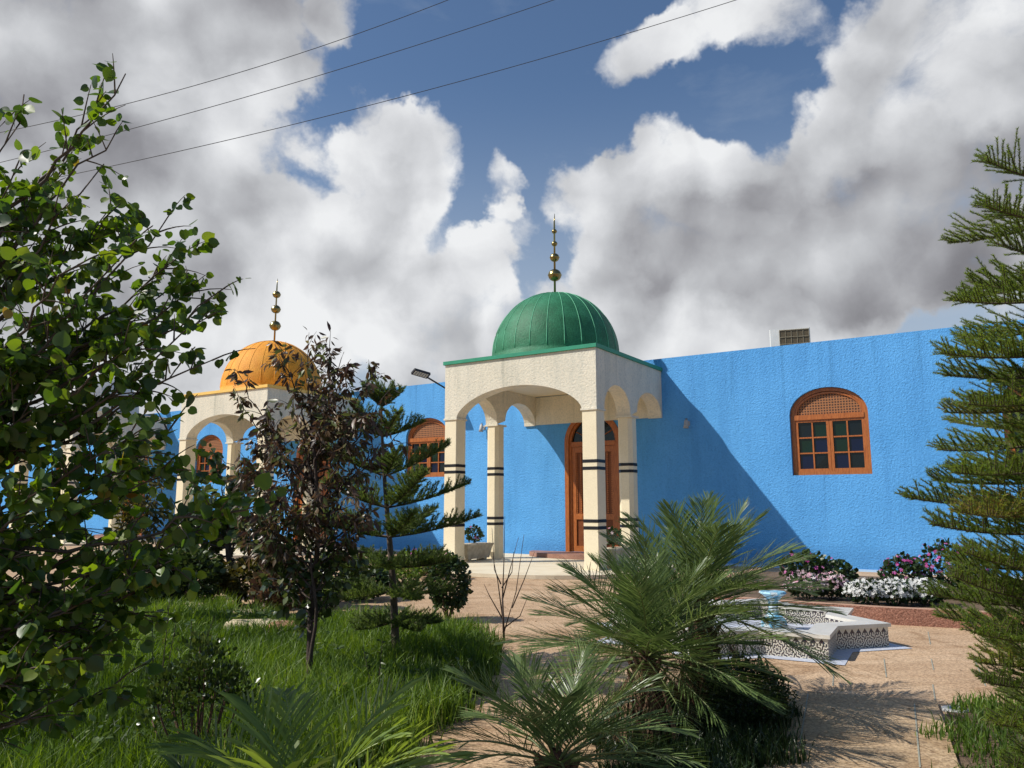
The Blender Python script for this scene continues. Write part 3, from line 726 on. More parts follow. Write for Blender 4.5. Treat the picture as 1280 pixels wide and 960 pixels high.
# planters in the side arches
def planter(u, v, label, fm, rz=0, lab2=None):
    o = empty('planter_box', P3(u, v, .085), BYAW+rz); tag(o, label, 'planter', 'concrete planters between portico columns')
    m = MB(); pts0 = [(-.16,-.5),(.16,-.5),(.16,.5),(-.16,.5)]; pts1 = [(-.22,-.58),(.22,-.58),(.22,.58),(-.22,.58)]
    m.add([(x,y,.05) for x,y in pts0]+[(x,y,.40) for x,y in pts1], [(0,3,2,1),(0,1,5,4),(1,2,6,5),(2,3,7,6),(3,0,4,7)])
    m.box(-.25,.25,-.61,.61,.40,.45,.01); m.box(-.13,.13,-.42,-.3,0,.049); m.box(-.13,.13,.3,.42,0,.049)
    m.build('box', surf('weathered_planter', (.42,.36,.26), (.6,.54,.42), 9, .9, .8, 40, .02), o)
    m = MB()
    for k in range(7):
        m.tube([(-.20,-.42+.14*k,.12),(-.215,-.35+.14*k,.34)], .008, n=4); m.tube([(-.20,-.35+.14*k,.12),(-.215,-.42+.14*k,.34)], .008, n=4)
    m.build('lattice_relief', CREAMS, o)
    p = P3(u, v, .52); clump('potted_plant', lab2, 'flowering plant', p, .22, .36, .5, L_HEDGE, 260, .09, fm, 10, .035, 'plants in the planters', ftop=.0)
planter(PC[0]-2.1, 2.95, 'weathered concrete planter between the two left columns of the green-domed portico', F_MAG, 0, 'pink-flowering plant in the planter left of the green-domed entrance')
planter(PC[0]+2.1, 2.95, 'concrete planter between the right columns, half hidden by palm fronds', F_PINKW, 0, 'pale-flowering plant in the planter behind the palm fronds')

# left flower patches beyond the pine
for px, py, Y, lab, fm, nf in ((515,700,17.5,'green plant with a few pink flowers left of the portico column',F_MAG,14),(543,706,17.0,'reddish leafy plant against the front left column',F_MAG,4),(500,712,16.0,'low green plant among pink stones beyond the small pine',F_MAG,0)):
    p = at(px, py, Y); clump('garden_plant', lab, 'plant', (p[0], p[1], 0), .5, .4, .55, L_PURP if px == 543 else L_GRASS, 420, .1, fm, nf, .05)
def stone(c, s, rz, mat, label, group='pale edging stones along the lawn'):
    import bmesh
    bm = bmesh.new(); bmesh.ops.create_cube(bm, size=1); bmesh.ops.subdivide_edges(bm, edges=bm.edges[:], cuts=4, use_grid_fill=True)
    for v in bm.verts:
        q = v.co.normalized()*.62; v.co = v.co.lerp(q, .45)
        v.co += Vector(rng.normal(size=3)*.018)
        v.co.x *= s[0]; v.co.y *= s[1]; v.co.z *= s[2]
    me = bpy.data.meshes.new('edging_stone'); bm.to_mesh(me); me.materials.append(mat)
    me.polygons.foreach_set('use_smooth', [True]*len(me.polygons))
    o = bpy.data.objects.new('edging_stone', me); o.location = c; o.rotation_euler = (0,0,rz); col.objects.link(o); tag(o, label, 'stone', group)
for px, py, sx, rz, mt, lab in ((238,771,.75,-.5,STONE,'flat pale stone farthest left at the edge of the lawn'),(306,781,.55,-.2,STONE,'pale stone in the middle of the lawn edging'),(322,796,.85,-.1,STONE,'longest pale yellow stone lying in the grass'),(355,798,.4,.1,STONER,'reddish stone touching the right end of the longest pale stone'),(590,719,.0,.0,None,'')):
    if mt is None: continue
    g = gp(px, py); stone((g[0], g[1], .07), (sx*.9, .34, .24), rz, mt, lab)
for px, py, lab in ((505,712,'pinkish rock left of the portico'),(530,716,'pinkish rock right of the other one, near the portico column')):
    g = gp(px, py, 0); stone((g[0], g[1], .08), (.7,.5,.3), .2, KERBT, lab, 'pink rocks near the portico')

nW = 260; wx = rng.uniform(-6,-.4,nW); wy = rng.uniform(4.2,12.5,nW); wv = inpoly(np.stack([wx,wy],1), lawn_pts) & (np.sin(wx*3+1)*np.cos(wy*2.3) > -.1); PL=[];DL=[]
for x, y in zip(wx[wv], wy[wv]):
    h = random.uniform(.12,.34)
    for k in range(14):
        a = random.uniform(0,6.28); rr_ = random.uniform(.01,.10); PL.append((x+math.cos(a)*rr_, y+math.sin(a)*rr_, h*random.uniform(.4,1))); DL.append((math.cos(a),math.sin(a),random.uniform(-.2,.9)))
V,F,va = scatter(*LEAF, frames(np.array(DL), np.tile((0,0,1.0),(len(DL),1))+rdir(len(DL))*.4), np.array(PL), .065*rng.uniform(.5,1.3,len(PL)), rng.uniform(0,1,len(PL)))
tag(npmesh('lawn_weeds', V, F, leafmat('weed_leaf', [(0,(.03,.06,.015)),(.6,(.08,.13,.03)),(1,(.2,.24,.07))], .5, .3), None, va), 'broad-leaved weeds growing among the lawn grass', 'weeds', kind='stuff')
# in-ground lamp disc
gl = empty('ground_light', (3.47, 6.34, .0), 0); tag(gl, 'round metal ground light set in the paving beside the grass', 'light')
m = MB(); m.lathe([(.001,.018),(.045,.018),(.05,.022),(.095,.02),(.1,.0)][::-1], 28); m.build('rim', METALG, gl, True)
m = MB(); m.lathe([(.001,.026),(.043,.0235)][::-1], 24); m.build('lens', GLD, gl, True)

# ------------------------------------------------------------------ grass
def grass(name, polyg, n, h0, h1, mat, ylo, yhi, near=1.0, wid=.006, z0=0):
    xs = [p[0] for p in polyg]
    u = rng.uniform(0,1,n*2); Y = ylo+(yhi-ylo)*u**near; X = rng.uniform(max(min(xs),-9), max(xs), n*2)
    P = np.stack([X,Y,np.full(n*2,z0)],1); P = P[inpoly(P+np.stack([.13*np.sin(P[:,1]*7)+.10*np.sin(P[:,1]*17+1)+rng.normal(size=len(P))*.05, .1*np.sin(P[:,0]*8)+rng.normal(size=len(P))*.05, 0*P[:,0]],1), polyg)]
    P = P[np.abs(P[:,0]) < P[:,1]*.78+.6][:n]; n = len(P)
    pat = .5+.5*np.sin(P[:,0]*2.1+1.3*np.sin(P[:,1]*1.7))*np.cos(P[:,1]*1.9+np.sin(P[:,0]*3.1))
    h = rng.uniform(h0,h1,n)*(.65+.5*pat)*rng.uniform(.7,1.15,n)
    a = rng.uniform(0,2*math.pi,n); b = rng.uniform(.05,.75,n)*h
    dx, dy = np.cos(a)*b, np.sin(a)*b; w = wid*rng.uniform(.7,1.4,n)*(1+P[:,1]/9)
    ang = rng.uniform(0,math.pi,n); wx, wy = np.cos(ang)*w/2, np.sin(ang)*w/2
    V = np.zeros((n,5,3)); 
    V[:,0] = P+np.stack([wx,wy,0*h],1); V[:,1] = P-np.stack([wx,wy,0*h],1)
    mid = P+np.stack([dx*.35,dy*.35,h*.6],1)
    V[:,2] = mid-np.stack([wx,wy,0*h],1)*.8; V[:,3] = mid+np.stack([wx,wy,0*h],1)*.8
    V[:,4] = P+np.stack([dx,dy,h*(1-.25*b/h)],1)
    F = np.array([(0,1,2),(0,2,3),(3,2,4)])[None]+(np.arange(n)*5)[:,None,None]
    va = np.clip(rng.beta(2,3,n)*.75+.42*(pat-.3),0,1)
    o = npmesh(name, V.reshape(-1,3), F.reshape(-1,3), mat, None, np.repeat(va,5)); tag(o, kind='stuff'); return o
o = grass('lawn_grass', lawn_pts, 150000, .14, .38, L_GRASS, 3.0, 13.0, 1.15)
tag(o, 'long bright green grass of the lawn', 'grass')
o = grass('bed_grass', rb_pts, 15000, .05, .17, L_GRASS, 3.0, 6.6); tag(o, 'dark green grass at the lower right beside the path', 'grass')
o = grass('palm_bed_grass', bed_pts, 14000, .05, .2, L_HEDGE, 3.6, 6.9); tag(o, 'fine dark grass growing under the palms', 'grass')

nL = 900
Pl = np.stack([rng.uniform(-5,4.5,nL), rng.uniform(4.2,14,nL), np.full(nL,.010)],1)
Pl = Pl[np.abs(Pl[:,0]) < Pl[:,1]*.75]; Pl = Pl[~inpoly(Pl, lawn_pts)]; Pl = Pl[np.hypot(Pl[:,0]-FC[0], Pl[:,1]-FC[1]) > 2.1]
dens = np.exp(-np.abs(Pl[:,0]+.1)/1.2)+.16; Pl = Pl[rng.uniform(0,1,len(Pl)) < dens]; nL = len(Pl)
Pl[:,2] += np.where((Pl[:,1] < 6.95) & (Pl[:,0] > .8), .03, 0)
V,F,va = scatter(*LEAF, frames(np.stack([rng.normal(size=nL),rng.normal(size=nL),rng.normal(size=nL)*.15],1), np.stack([rng.normal(size=nL)*.3,rng.normal(size=nL)*.3,np.ones(nL)],1)), Pl, .035*rng.uniform(.5,1.3,nL), rng.uniform(.3,1,nL))
tag(npmesh('leaf_litter', V, F, leafmat('dry_leaf', [(0,(.12,.07,.03)),(.6,(.24,.15,.07)),(1,(.32,.24,.12))], .8, .1), None, va), 'small dry leaves scattered on the paving', 'fallen leaves', kind='stuff')
# ------------------------------------------------------------------ trees
def bez(a, b, c, n): t = np.linspace(0,1,n)[:,None]; return a*(1-t)**2+2*b*t*(1-t)+c*t*t
def tree(name, label, cat, base, top, tips, tmpl, lm, bark, ls, twigs, lpt, tr=.05, limb_r=.02, twl=.28, droop=.4, up=.3, group=None, start=(.3,.95), varr=(1.6,2.0), cover=(.3,1.0), leafdroop=.7, thin=0.0):
    base = np.array(base, float); top = np.array(top, float)
    root = empty(name, base); tag(root, label, cat, group)
    m = MB(); tr_pts = [base+(top-base)*t+np.array([math.sin(t*5+base[0])*.03, math.cos(t*4)*.02, 0])*math.sin(t*math.pi)*2 for t in np.linspace(0,1,9)]
    m.tube([p-base for p in tr_pts], tr, tr*.35, 8)
    PL, DL, VL = [], [], []
    for tp in tips:
        w = 1.0
        if len(tp) > 3: w = tp[3]; tp = tp[:3]
        tp = np.array(tp, float); s = random.uniform(*start)
        hs = np.clip((tp[2]-base[2])/(top[2]-base[2]+1e-6)*.72, start[0], start[1]) if True else s
        a = base+(top-base)*min(hs, s+.25)
        d = tp-a; L_ = np.linalg.norm(d)
        mid = a+d*.5+np.array([0,0,-.10 if d[2] > 0 else .14])*L_+rng.normal(size=3)*.06*L_
        pts = bez(a, mid, tp, 14); pts[1:-1] += rng.normal(size=(12,3))*.012*L_
        m.tube([p-base for p in pts], limb_r, .003, 5)
        nt = max(2, int(twigs*w*L_))
        for k in range(nt):
            t = random.uniform(*cover); i = min(int(t*13), 12); f = t*13-i; p = pts[i]*(1-f)+pts[i+1]*f
            tg = nrm(pts[i+1]-pts[i]); dr = nrm(tg*.8+rdir(1)[0]*.85+np.array([0,0,up]))
            tl = twl*random.uniform(.45,1.2)*(1.1-.45*t)
            if t > .97: dr = tg
            e = p+dr*tl+np.array([0,0,-droop*tl*.35]); mm = p+dr*tl*.55+np.array([0,0,.04*tl])
            tp_ = bez(p, mm, e, 5); m.tube([q-base for q in tp_], .0045 if limb_r > .012 else .0035, .0015, 4, False)
            for j in range(max(1, int(lpt*random.uniform(.5,1.4)))):
                tt = random.uniform(.15,1.03); q = p*(1-tt)**2+2*mm*tt*(1-tt)+e*tt*tt
                if random.random() < thin: continue
                ld = nrm(dr*.6+rdir(1)[0]*.8+np.array([0,0,-leafdroop]))
                PL.append(q+ld*ls*.25); DL.append(ld); 
    m.build('trunk', bark, root, True)
    P = np.array(PL)-base; n = len(P)
    nn = nrm(rng.normal(size=(n,3))+np.array([-.25,-.3,.5]))
    V, F, va = scatter(*tmpl, frames(np.array(DL), nn), P, ls*np.clip(rng.normal(.92,.24,n),.4,1.5), np.clip(rng.beta(*varr,n),0,1))
    npmesh('crown', V, F, lm, root, va)
    return root

# the big leafy tree at the left edge
tb = (-3.05, 3.55, 0)
def T(px, py, Y, w=1.0): return (*at(px, py, Y), w)
tips = [T(157,92,3.6,.22),T(145,165,3.65,.3),T(122,125,3.7,.3),T(30,118,3.5,.3),T(8,150,3.9,.5),T(130,205,3.6,.5),T(150,255,3.7,.8),T(60,240,3.9),T(20,210,3.4),T(90,190,4.0,.5),
        T(212,268,3.7,.55),T(225,320,3.9,.8),T(170,300,3.5,.8),T(250,355,3.8,.7),T(288,355,3.7,.35),T(262,395,3.6,.8),T(200,370,4.0),T(100,330,3.3),T(30,320,3.7),
        T(278,445,3.7,.25),T(225,455,3.8,.8),T(180,430,3.4),T(120,420,4.0),T(50,430,3.5),T(225,520,3.7,.9),T(170,530,3.4),T(90,520,3.9),T(20,520,3.6),
        T(215,575,3.6,.7),T(150,600,4.0),T(60,610,3.3),T(280,640,3.6,.6),T(245,660,3.8,.8),T(215,700,3.5),T(120,680,3.8),T(30,690,3.4),T(335,625,3.5,.3),
        T(170,740,3.6),T(90,760,3.4),T(20,780,3.7),T(140,800,3.5,.9),T(60,830,3.3),T(150,850,3.6,.7),T(50,890,3.4,.6),T(10,870,3.6,.8),T(190,770,3.7,.5),
        T(-60,300,3.8),T(-80,450,3.5),T(-60,600,3.8),T(-70,150,3.6),T(-60,750,3.5), (-4.0,3.9,2.6,1),(-4.2,3.3,2.0,1),(-3.7,4.4,3.2,1),(-3.9,3.0,3.3,1),(-3.4,3.8,4.1,.7)]
tree('leafy_tree', 'large leafy tree with heart-shaped green leaves filling the left edge', 'tree', tb, (-2.85,3.7,2.9), tips, HEART, L_TREE, TRUNK, .056, 21, 9, tr=.10, limb_r=.015, twl=.32, thin=.08, leafdroop=.75, start=(.1,.95))
# purple-leaved tree
b0 = gp(389,872)
Y0 = b0[1]
tips = [T(352,436,Y0,.7),T(385,428,Y0+.1,.8),T(412,432,Y0-.1,.8),T(300,470,Y0+.2,.5),T(468,452,Y0,.9),T(478,498,Y0+.2,.8),T(430,470,Y0-.2),T(395,480,Y0+.2),
        T(300,500,Y0-.1,.6),T(330,520,Y0+.3,.8),T(450,520,Y0-.2),T(340,560,Y0-.3),T(380,545,Y0+.3),T(425,560,Y0+.2),T(470,560,Y0,.7),T(310,580,Y0,.8),T(355,600,Y0+.3),T(440,610,Y0-.3),
        T(300,625,Y0-.2,.8),T(400,610,Y0-.4),T(470,620,Y0+.2,.7),T(275,570,Y0+.2,.5),T(330,650,Y0-.3,.8),T(365,500,Y0,.8),T(500,540,Y0,.4),T(330,690,Y0,.8),T(440,680,Y0+.2,.9),T(300,660,Y0+.3,.8),T(380,640,Y0-.3),T(345,620,Y0-.4),T(455,650,Y0-.1,.9),T(405,500,Y0+.3,.8),T(430,440,Y0,.6)]
tree('plum_tree', 'slender tree with dark purple-brown drooping leaves in front of the orange dome', 'tree', (b0[0],b0[1],0), T(392,520,Y0)[:3], tips, LONG, L_PURP, TRUNKD, .082, 25, 9.5, tr=.032, limb_r=.011, twl=.26, leafdroop=1.1, start=(.42,.97))
tips = [T(px,py,Y0-.1+.3*random.random(),w) for px,py,w in ((355,655,1),(420,650,1),(360,700,1),(415,700,1),(340,725,.8),(435,690,.7),(375,740,.9),(410,745,.8),(340,680,.9),(395,690,1.0),(380,770,.5),(430,735,.6))]
tree('young_tree', 'young tree with thin black stem and dark green leaves standing in the lawn', 'tree', (b0[0]+.03,b0[1]-.12,0), T(388,690,Y0-.12)[:3], tips, LEAF, L_DARK, TRUNKD, .075, 22, 8, tr=.022, limb_r=.009, twl=.2, leafdroop=.8, start=(.45,.97))
# bronze shrub tree behind it
b1 = gp(297,757); Y1 = b1[1]
tips = [T(px,py,Y1+random.uniform(-.5,.5)) for px,py in ((232,640),(255,610),(290,620),(330,640),(340,680),(320,700),(290,660),(255,670),(225,690),(240,710),(270,700),(300,725),(335,715),(310,590),(270,575),(345,650),(215,660),(285,640),(260,650),(310,665))]
tree('shrub_tree', 'low spreading tree with dark leathery leaves at the far edge of the lawn', 'tree', (b1[0],b1[1],0), T(285,640,Y1)[:3], tips, LEAF, L_DARK, TRUNK, .15, 12, 9, tr=.07, limb_r=.022, twl=.4, start=(.25,.95))
for px,py,Y,w,h,lm,lab in ((205,742,12.8,.5,.7,L_DARK,'dark low bush at the far left edge of the lawn'),(262,738,13.6,.45,.6,L_PURP,'brownish low bush beside the spreading tree'),(345,742,13.2,.5,.7,L_DARK,'dark low bush right of the spreading tree')):
    p = at(px,py,Y); clump('low_bush', lab, 'bush', (p[0],p[1],0), w, .4, h, lm, 900, .1, group='low bushes beyond the lawn')
for px,py,Y,w,h,lm,lab in ((228,745,11.9,.55,.95,L_DARK,'leathery dark shrub between the left tree and the spreading tree'),(318,742,12.4,.6,.75,L_OLIVE,'olive green shrub directly behind the purple-leaved tree'),(352,748,11.4,.42,.8,L_PURP,'brownish shrub beside the stem of the young lawn tree'),(415,748,12.2,.55,.8,L_DARK,'dark shrub between the young tree and the small pine'),(150,745,11.5,.6,1.0,L_DARK,'dark shrub under the low branches of the left tree'),(455,740,13.4,.45,.5,L_HEDGE,'low green shrub beyond the small pine')):
    p = at(px,py,Y); clump('garden_shrub', lab, 'shrub', (p[0],p[1],0), w, .45, h, lm, 1500, .095, group='shrubs between lawn and building')
p = at(172,700,10.0); 
tips = [T(px,py,10+random.uniform(-.3,.3)) for px,py in ((150,590),(175,575),(195,600),(160,630),(190,650),(145,660),(175,610),(200,620),(165,680),(190,690))]
tree('olive_shrub', 'upright yellowish olive shrub seen through the leaves of the left tree', 'shrub', (p[0],p[1],0), T(172,620,10)[:3], tips, LONG, L_OLIVE, TRUNKD, .11, 20, 9, tr=.03, limb_r=.012, twl=.3, start=(.2,.95))
# bushes
p = gp(560,776); clump('trimmed_bush', 'dark dense trimmed bush beyond the lawn beside the small pine', 'bush', (p[0],p[1],0), .32, .32, .92, L_HEDGE, 2600, .06)
p = at(938,880,5.85); clump('round_bush', 'round dark clipped bush at the foot of the palms', 'bush', (p[0]-.02,p[1],-.02), .30, .32, .50, L_HEDGE, 5200, .026)

# bare sapling
p = gp(630,800); sp_ = empty('bare_sapling', p); tag(sp_, 'leafless sapling with thin upright purple twigs before the portico', 'sapling')
m = MB(); b = np.array(p)
m.tube([b-b, at(628,745,p[1])-b], .017, .011, 6)
for (x,y),(x2,y2),(x3,y3) in (((628,770),(622,725),(616,695)),((628,750),(630,700),(631,645)),((628,750),(638,710),(648,672)),((630,790),(645,740),(655,668)),((629,775),(612,745),(605,730)),((626,730),(618,712),(615,660)),((640,760),(655,725),(668,690)),((627,735),(640,715),(642,690)),((630,785),(650,770),(660,745))):
    m.tube([at(x,y,p[1])-b, at(x2,y2,p[1]+.05)-b, at(x3,y3,p[1]-.05)-b], .009, .0025, 5)
m.build('stem', TRUNKD, sp_, True)
# dark weeds shooting up from the lawn
def shoot(px, py, Y, tops, label):
    p = at(px,py,Y); p[2] = 0; o = empty('tall_weed', p); tag(o, label, 'weed', 'thin weeds in the lawn'); m = MB(); PL=[]; DL=[]
    for (x,y) in tops:
        e = at(x,y,Y+random.uniform(-.2,.2))-p; mid = e*.5+np.array([rng.normal()*.02,0,.03]); m.tube(bez(np.zeros(3),mid,e,7), .006,.002,5)
        for k in range(16):
            t = random.uniform(.35,1); PL.append(mid*2*t*(1-t)+e*t*t); DL.append(nrm(rdir(1)[0]+np.array([0,0,.4])))
    m.build('stem', TRUNKD, o); n = len(PL)
    V,F,va = scatter(*LONG, frames(np.array(DL), rdir(n)), np.array(PL), .045*rng.uniform(.6,1.2,n), rng.uniform(0,1,n)); npmesh('foliage', V,F,L_DARK,o,va)
shoot(196,900,5.6,((190,775),(212,752),(222,768)), 'thin dark weed with three bare shoots left of the succulent shrub')
shoot(232,880,5.9,((268,770),(250,790),(240,775)), 'thin weed with small leaves behind the succulent shrub')
shoot(470,880,6.4,((478,800),(455,815)), 'small dark weed beside the young tree stem')

# succulent shrub in the foreground
p = at(245,925,4.9); p[2] = 0
so = empty('jade_shrub', p); tag(so, 'succulent shrub with thick reddish stems at the lower left', 'shrub'); m = MB(); PL=[];DL=[]
for (x,y) in ((250,808),(262,815),(290,842),(285,850),(205,850),(215,862),(240,860),(265,870),(225,880),(195,872),(270,850),(235,835),(300,868),(190,900),(255,835)):
    e = at(x,y,4.9+random.uniform(-.2,.2))-p; mid = e*.5+np.array([e[0]*.25,rng.normal()*.04,-.03]); m.tube(bez(np.zeros(3),mid,e,8), .010,.004,6)
    for k in range(120):
        q = e+rng.normal(size=3)*np.array([.045,.045,.04]); PL.append(q); DL.append(nrm(q-e*.9+np.array([0,0,.03])+rng.normal(size=3)*.02))
m.build('stem', surf('reddish_stem', (.12,.06,.045), (.2,.11,.08), 12, .7), so, True); n=len(PL)
V,F,va = scatter(*LEAF, frames(np.array(DL), rdir(n)), np.array(PL), .034*rng.uniform(.6,1.2,n), rng.beta(1.6,2.6,n)); npmesh('foliage', V,F,L_JADE,so,va)

# ------------------------------------------------------------------ araucarias
def branchgeo(pts, blen, gap, nd_gap, nl, rb, fan=55, sag=.25, vy=.25):
    """needled branch: two rows of branchlets along an axis, each covered in short needles. Returns needle arrays"""
    pts = np.array(pts); seg = np.linalg.norm(np.diff(pts,axis=0),axis=1); cum = np.r_[0,np.cumsum(seg)]; L_ = cum[-1]
    tubes = [(pts, rb, rb*.4)]; NP=[]; ND=[]
    def pos(s): return np.array([np.interp(s,cum,pts[:,k]) for k in range(3)])
    s = L_*.12
    while s < L_*.985:
        p = pos(s); tg = nrm(pos(min(s+.02,L_))-pos(max(s-.02,0))); side = nrm(np.cross(tg,(0,0,1))); upv = np.cross(side,tg)
        t = s/L_; bl = blen*(min(1,.35+2.2*t) if t < .3 else 1)*(1-t)**.55*random.uniform(.8,1.15)+.03
        for sg in (-1,1):
            fa = R(fan+random.uniform(-9,9)-22*t)
            d = tg*math.cos(fa)+side*sg*math.sin(fa)+upv*random.uniform(.05,.45)*vy*2
            e = p+d*bl+np.array([0,0,-sag*bl*random.uniform(.3,1.2)]); md = p+d*bl*.5+np.array([0,0,.04*bl])
            c = bez(p,md,e,5); tubes.append((c, .0035, .002))
            k = max(3,int(bl/nd_gap)); tt = np.linspace(.02,1,k)[:,None]; q = p*(1-tt)**2+2*md*tt*(1-tt)+e*tt*tt
            dd = nrm(e-p); NP.append(q); ND.append(np.tile(dd,(k,1)))
        s += gap*random.uniform(.75,1.25)
    k = int(L_*.9/nd_gap); tt = np.linspace(.1,1,k)*L_; q = np.array([pos(x) for x in tt]); dd = np.tile(nrm(pts[-1]-pts[0]),(k,1)); NP.append(q); ND.append(dd)
    NP = np.concatenate(NP); ND = np.concatenate(ND); NP = np.repeat(NP,nl,0); ND = np.repeat(ND,nl,0)
    return tubes, NP, ND
NEED = ([(-.11,0,0),(.11,0,0),(.05,.6,.05),(0,1,.16),(-.05,.6,.05)], [(0,1,2),(0,2,4),(4,2,3)])
def pine(name, label, base, top, branches, blen, gap, ndg, nl, nlen, lm, tr, sag=.25, rb=.008, brown=.04, group=None, vyy=.25):
    base = np.array(base,float); top = np.array(top,float); root = empty(name, base); tag(root, label, 'pine tree', group)
    m = MB(); m.tube([base-base+(top-base)*t+np.array([math.sin(t*6)*.015,0,0]) for t in np.linspace(0,1,12)], tr, tr*.2, 8); m.build('trunk', TRUNK, root, True)
    for bi, (s, tip, w) in enumerate(branches):
        a = base+(top-base)*s; tip = np.array(tip,float); d = tip-a; L_ = np.linalg.norm(d)
        mid = a+d*.55+np.array([0,0,-.07*L_]); pts = bez(a,mid,tip,10)
        tubes, NP, ND = branchgeo(pts, blen*w, gap, ndg, nl, rb, sag=sag, vy=vyy)
        m = MB()
        for c, r0, r1 in tubes: m.tube([q-base for q in c], r0, r1, 4, False)
        bo = m.build('branch', TRUNK, root, True)
        n = len(NP); rd_ = rdir(n); perp = nrm(rd_-ND*np.sum(rd_*ND,1,keepdims=True)); dn = nrm(ND*.85+perp*.8+np.array([0,0,.18]))
        tone = random.uniform(-.12,.15); old = random.random() < brown
        va = np.clip(rng.beta(2.4,2.2,n)*.8+tone+(.3 if old else 0),0,1)
        V,F,va = scatter(*NEED, frames(dn, rdir(n)), NP-base, nlen*rng.uniform(.7,1.2,n), va); npmesh('needles', V,F,lm,bo,va)
# small pine in the lawn
b2 = gp(495,836); Y2 = b2[1]; top2 = at(477,500,Y2-.1)
br = []
def whorl(base, top, s, R_, n, rise, a0, yc=None):
    base=np.array(base); top=np.array(top); a = base+(top-base)*s; out=[]
    for k in range(n):
        t = a0+2*math.pi*k/n+random.uniform(-.2,.2); r_ = R_*random.uniform(.85,1.1); out.append((s, a+np.array([r_*math.cos(t), r_*math.sin(t), r_*rise*random.uniform(.7,1.3)]), 1))
    return out
bb2 = (b2[0],b2[1],0)
for s, R_, n, rise, a0 in ((.17,.50,5,-.05,.3),(.28,.72,5,.0,.1),(.37,.82,5,.10,.9),(.48,.88,5,.24,.0),(.59,.82,5,.38,.1),(.71,.66,4,.42,.25),(.86,.42,5,.5,.4),(.975,.22,5,.9,.1)):
    br += whorl(bb2, top2, s, R_, n, rise, a0)
pine('norfolk_pine', 'small young araucaria pine with tiered branches in the lawn', bb2, top2, br, .17, .024, .010, 6, .032, L_ARAD, .045, sag=.18, rb=.010, vyy=1.3)
# tall pine at the right edge
b3 = (3.42, 4.62, 0); top3 = (3.40, 4.62, 3.9)
br = []
def RB(px, py, Y, s, w=1): br.append((s, at(px,py,Y), w))
for px,py,Y,z in ((1232,200,4.55,3.62),(1232,257,4.4,3.36),(1243,303,4.75,3.10),(1193,375,4.5,2.86),(1212,352,4.9,2.9),(1176,441,4.45,2.52),(1177,468,4.75,2.38),(1204,428,5.0,2.45),(1210,505,4.3,2.25),(1180,515,4.9,2.2),
                 (1172,562,4.6,2.0),(1190,590,4.2,1.85),(1130,621,4.5,1.62),(1166,600,4.95,1.75),(1163,655,4.3,1.45),(1200,640,4.0,1.6),(1180,700,4.7,1.22),(1160,742,4.55,1.02),(1205,690,4.1,1.2),(1190,720,4.2,1.0),
                 (1172,770,4.9,.9),(1224,828,4.4,.72),(1228,852,4.2,.6),(1245,905,4.1,.42),(1215,790,4.0,.85),(1262,960,4.0,.3)):
    RB(px,py,Y,min(.97,z/3.9), 1)
for z, R_, n in ((3.35,.62,5),(3.0,.75,5),(2.7,.90,6),(2.35,.98,6),(2.05,1.02,6),(1.75,1.05,6),(1.45,1.1,6),(1.15,1.15,6),(.85,1.1,6),(.55,1.0,6),(.3,.8,5)):
    for (s, tip, w) in whorl(b3, top3, z/3.9, R_, n, .12, z):
        if tip[0] > b3[0]-.35: br.append((s, tip, w))
pine('norfolk_pine', 'tall araucaria pine with horizontal feathery branches at the right edge', b3, top3, br, .27, .024, .0065, 6, .020, L_ARAU, .05, sag=.12, rb=.009, brown=.14, vyy=1.1)

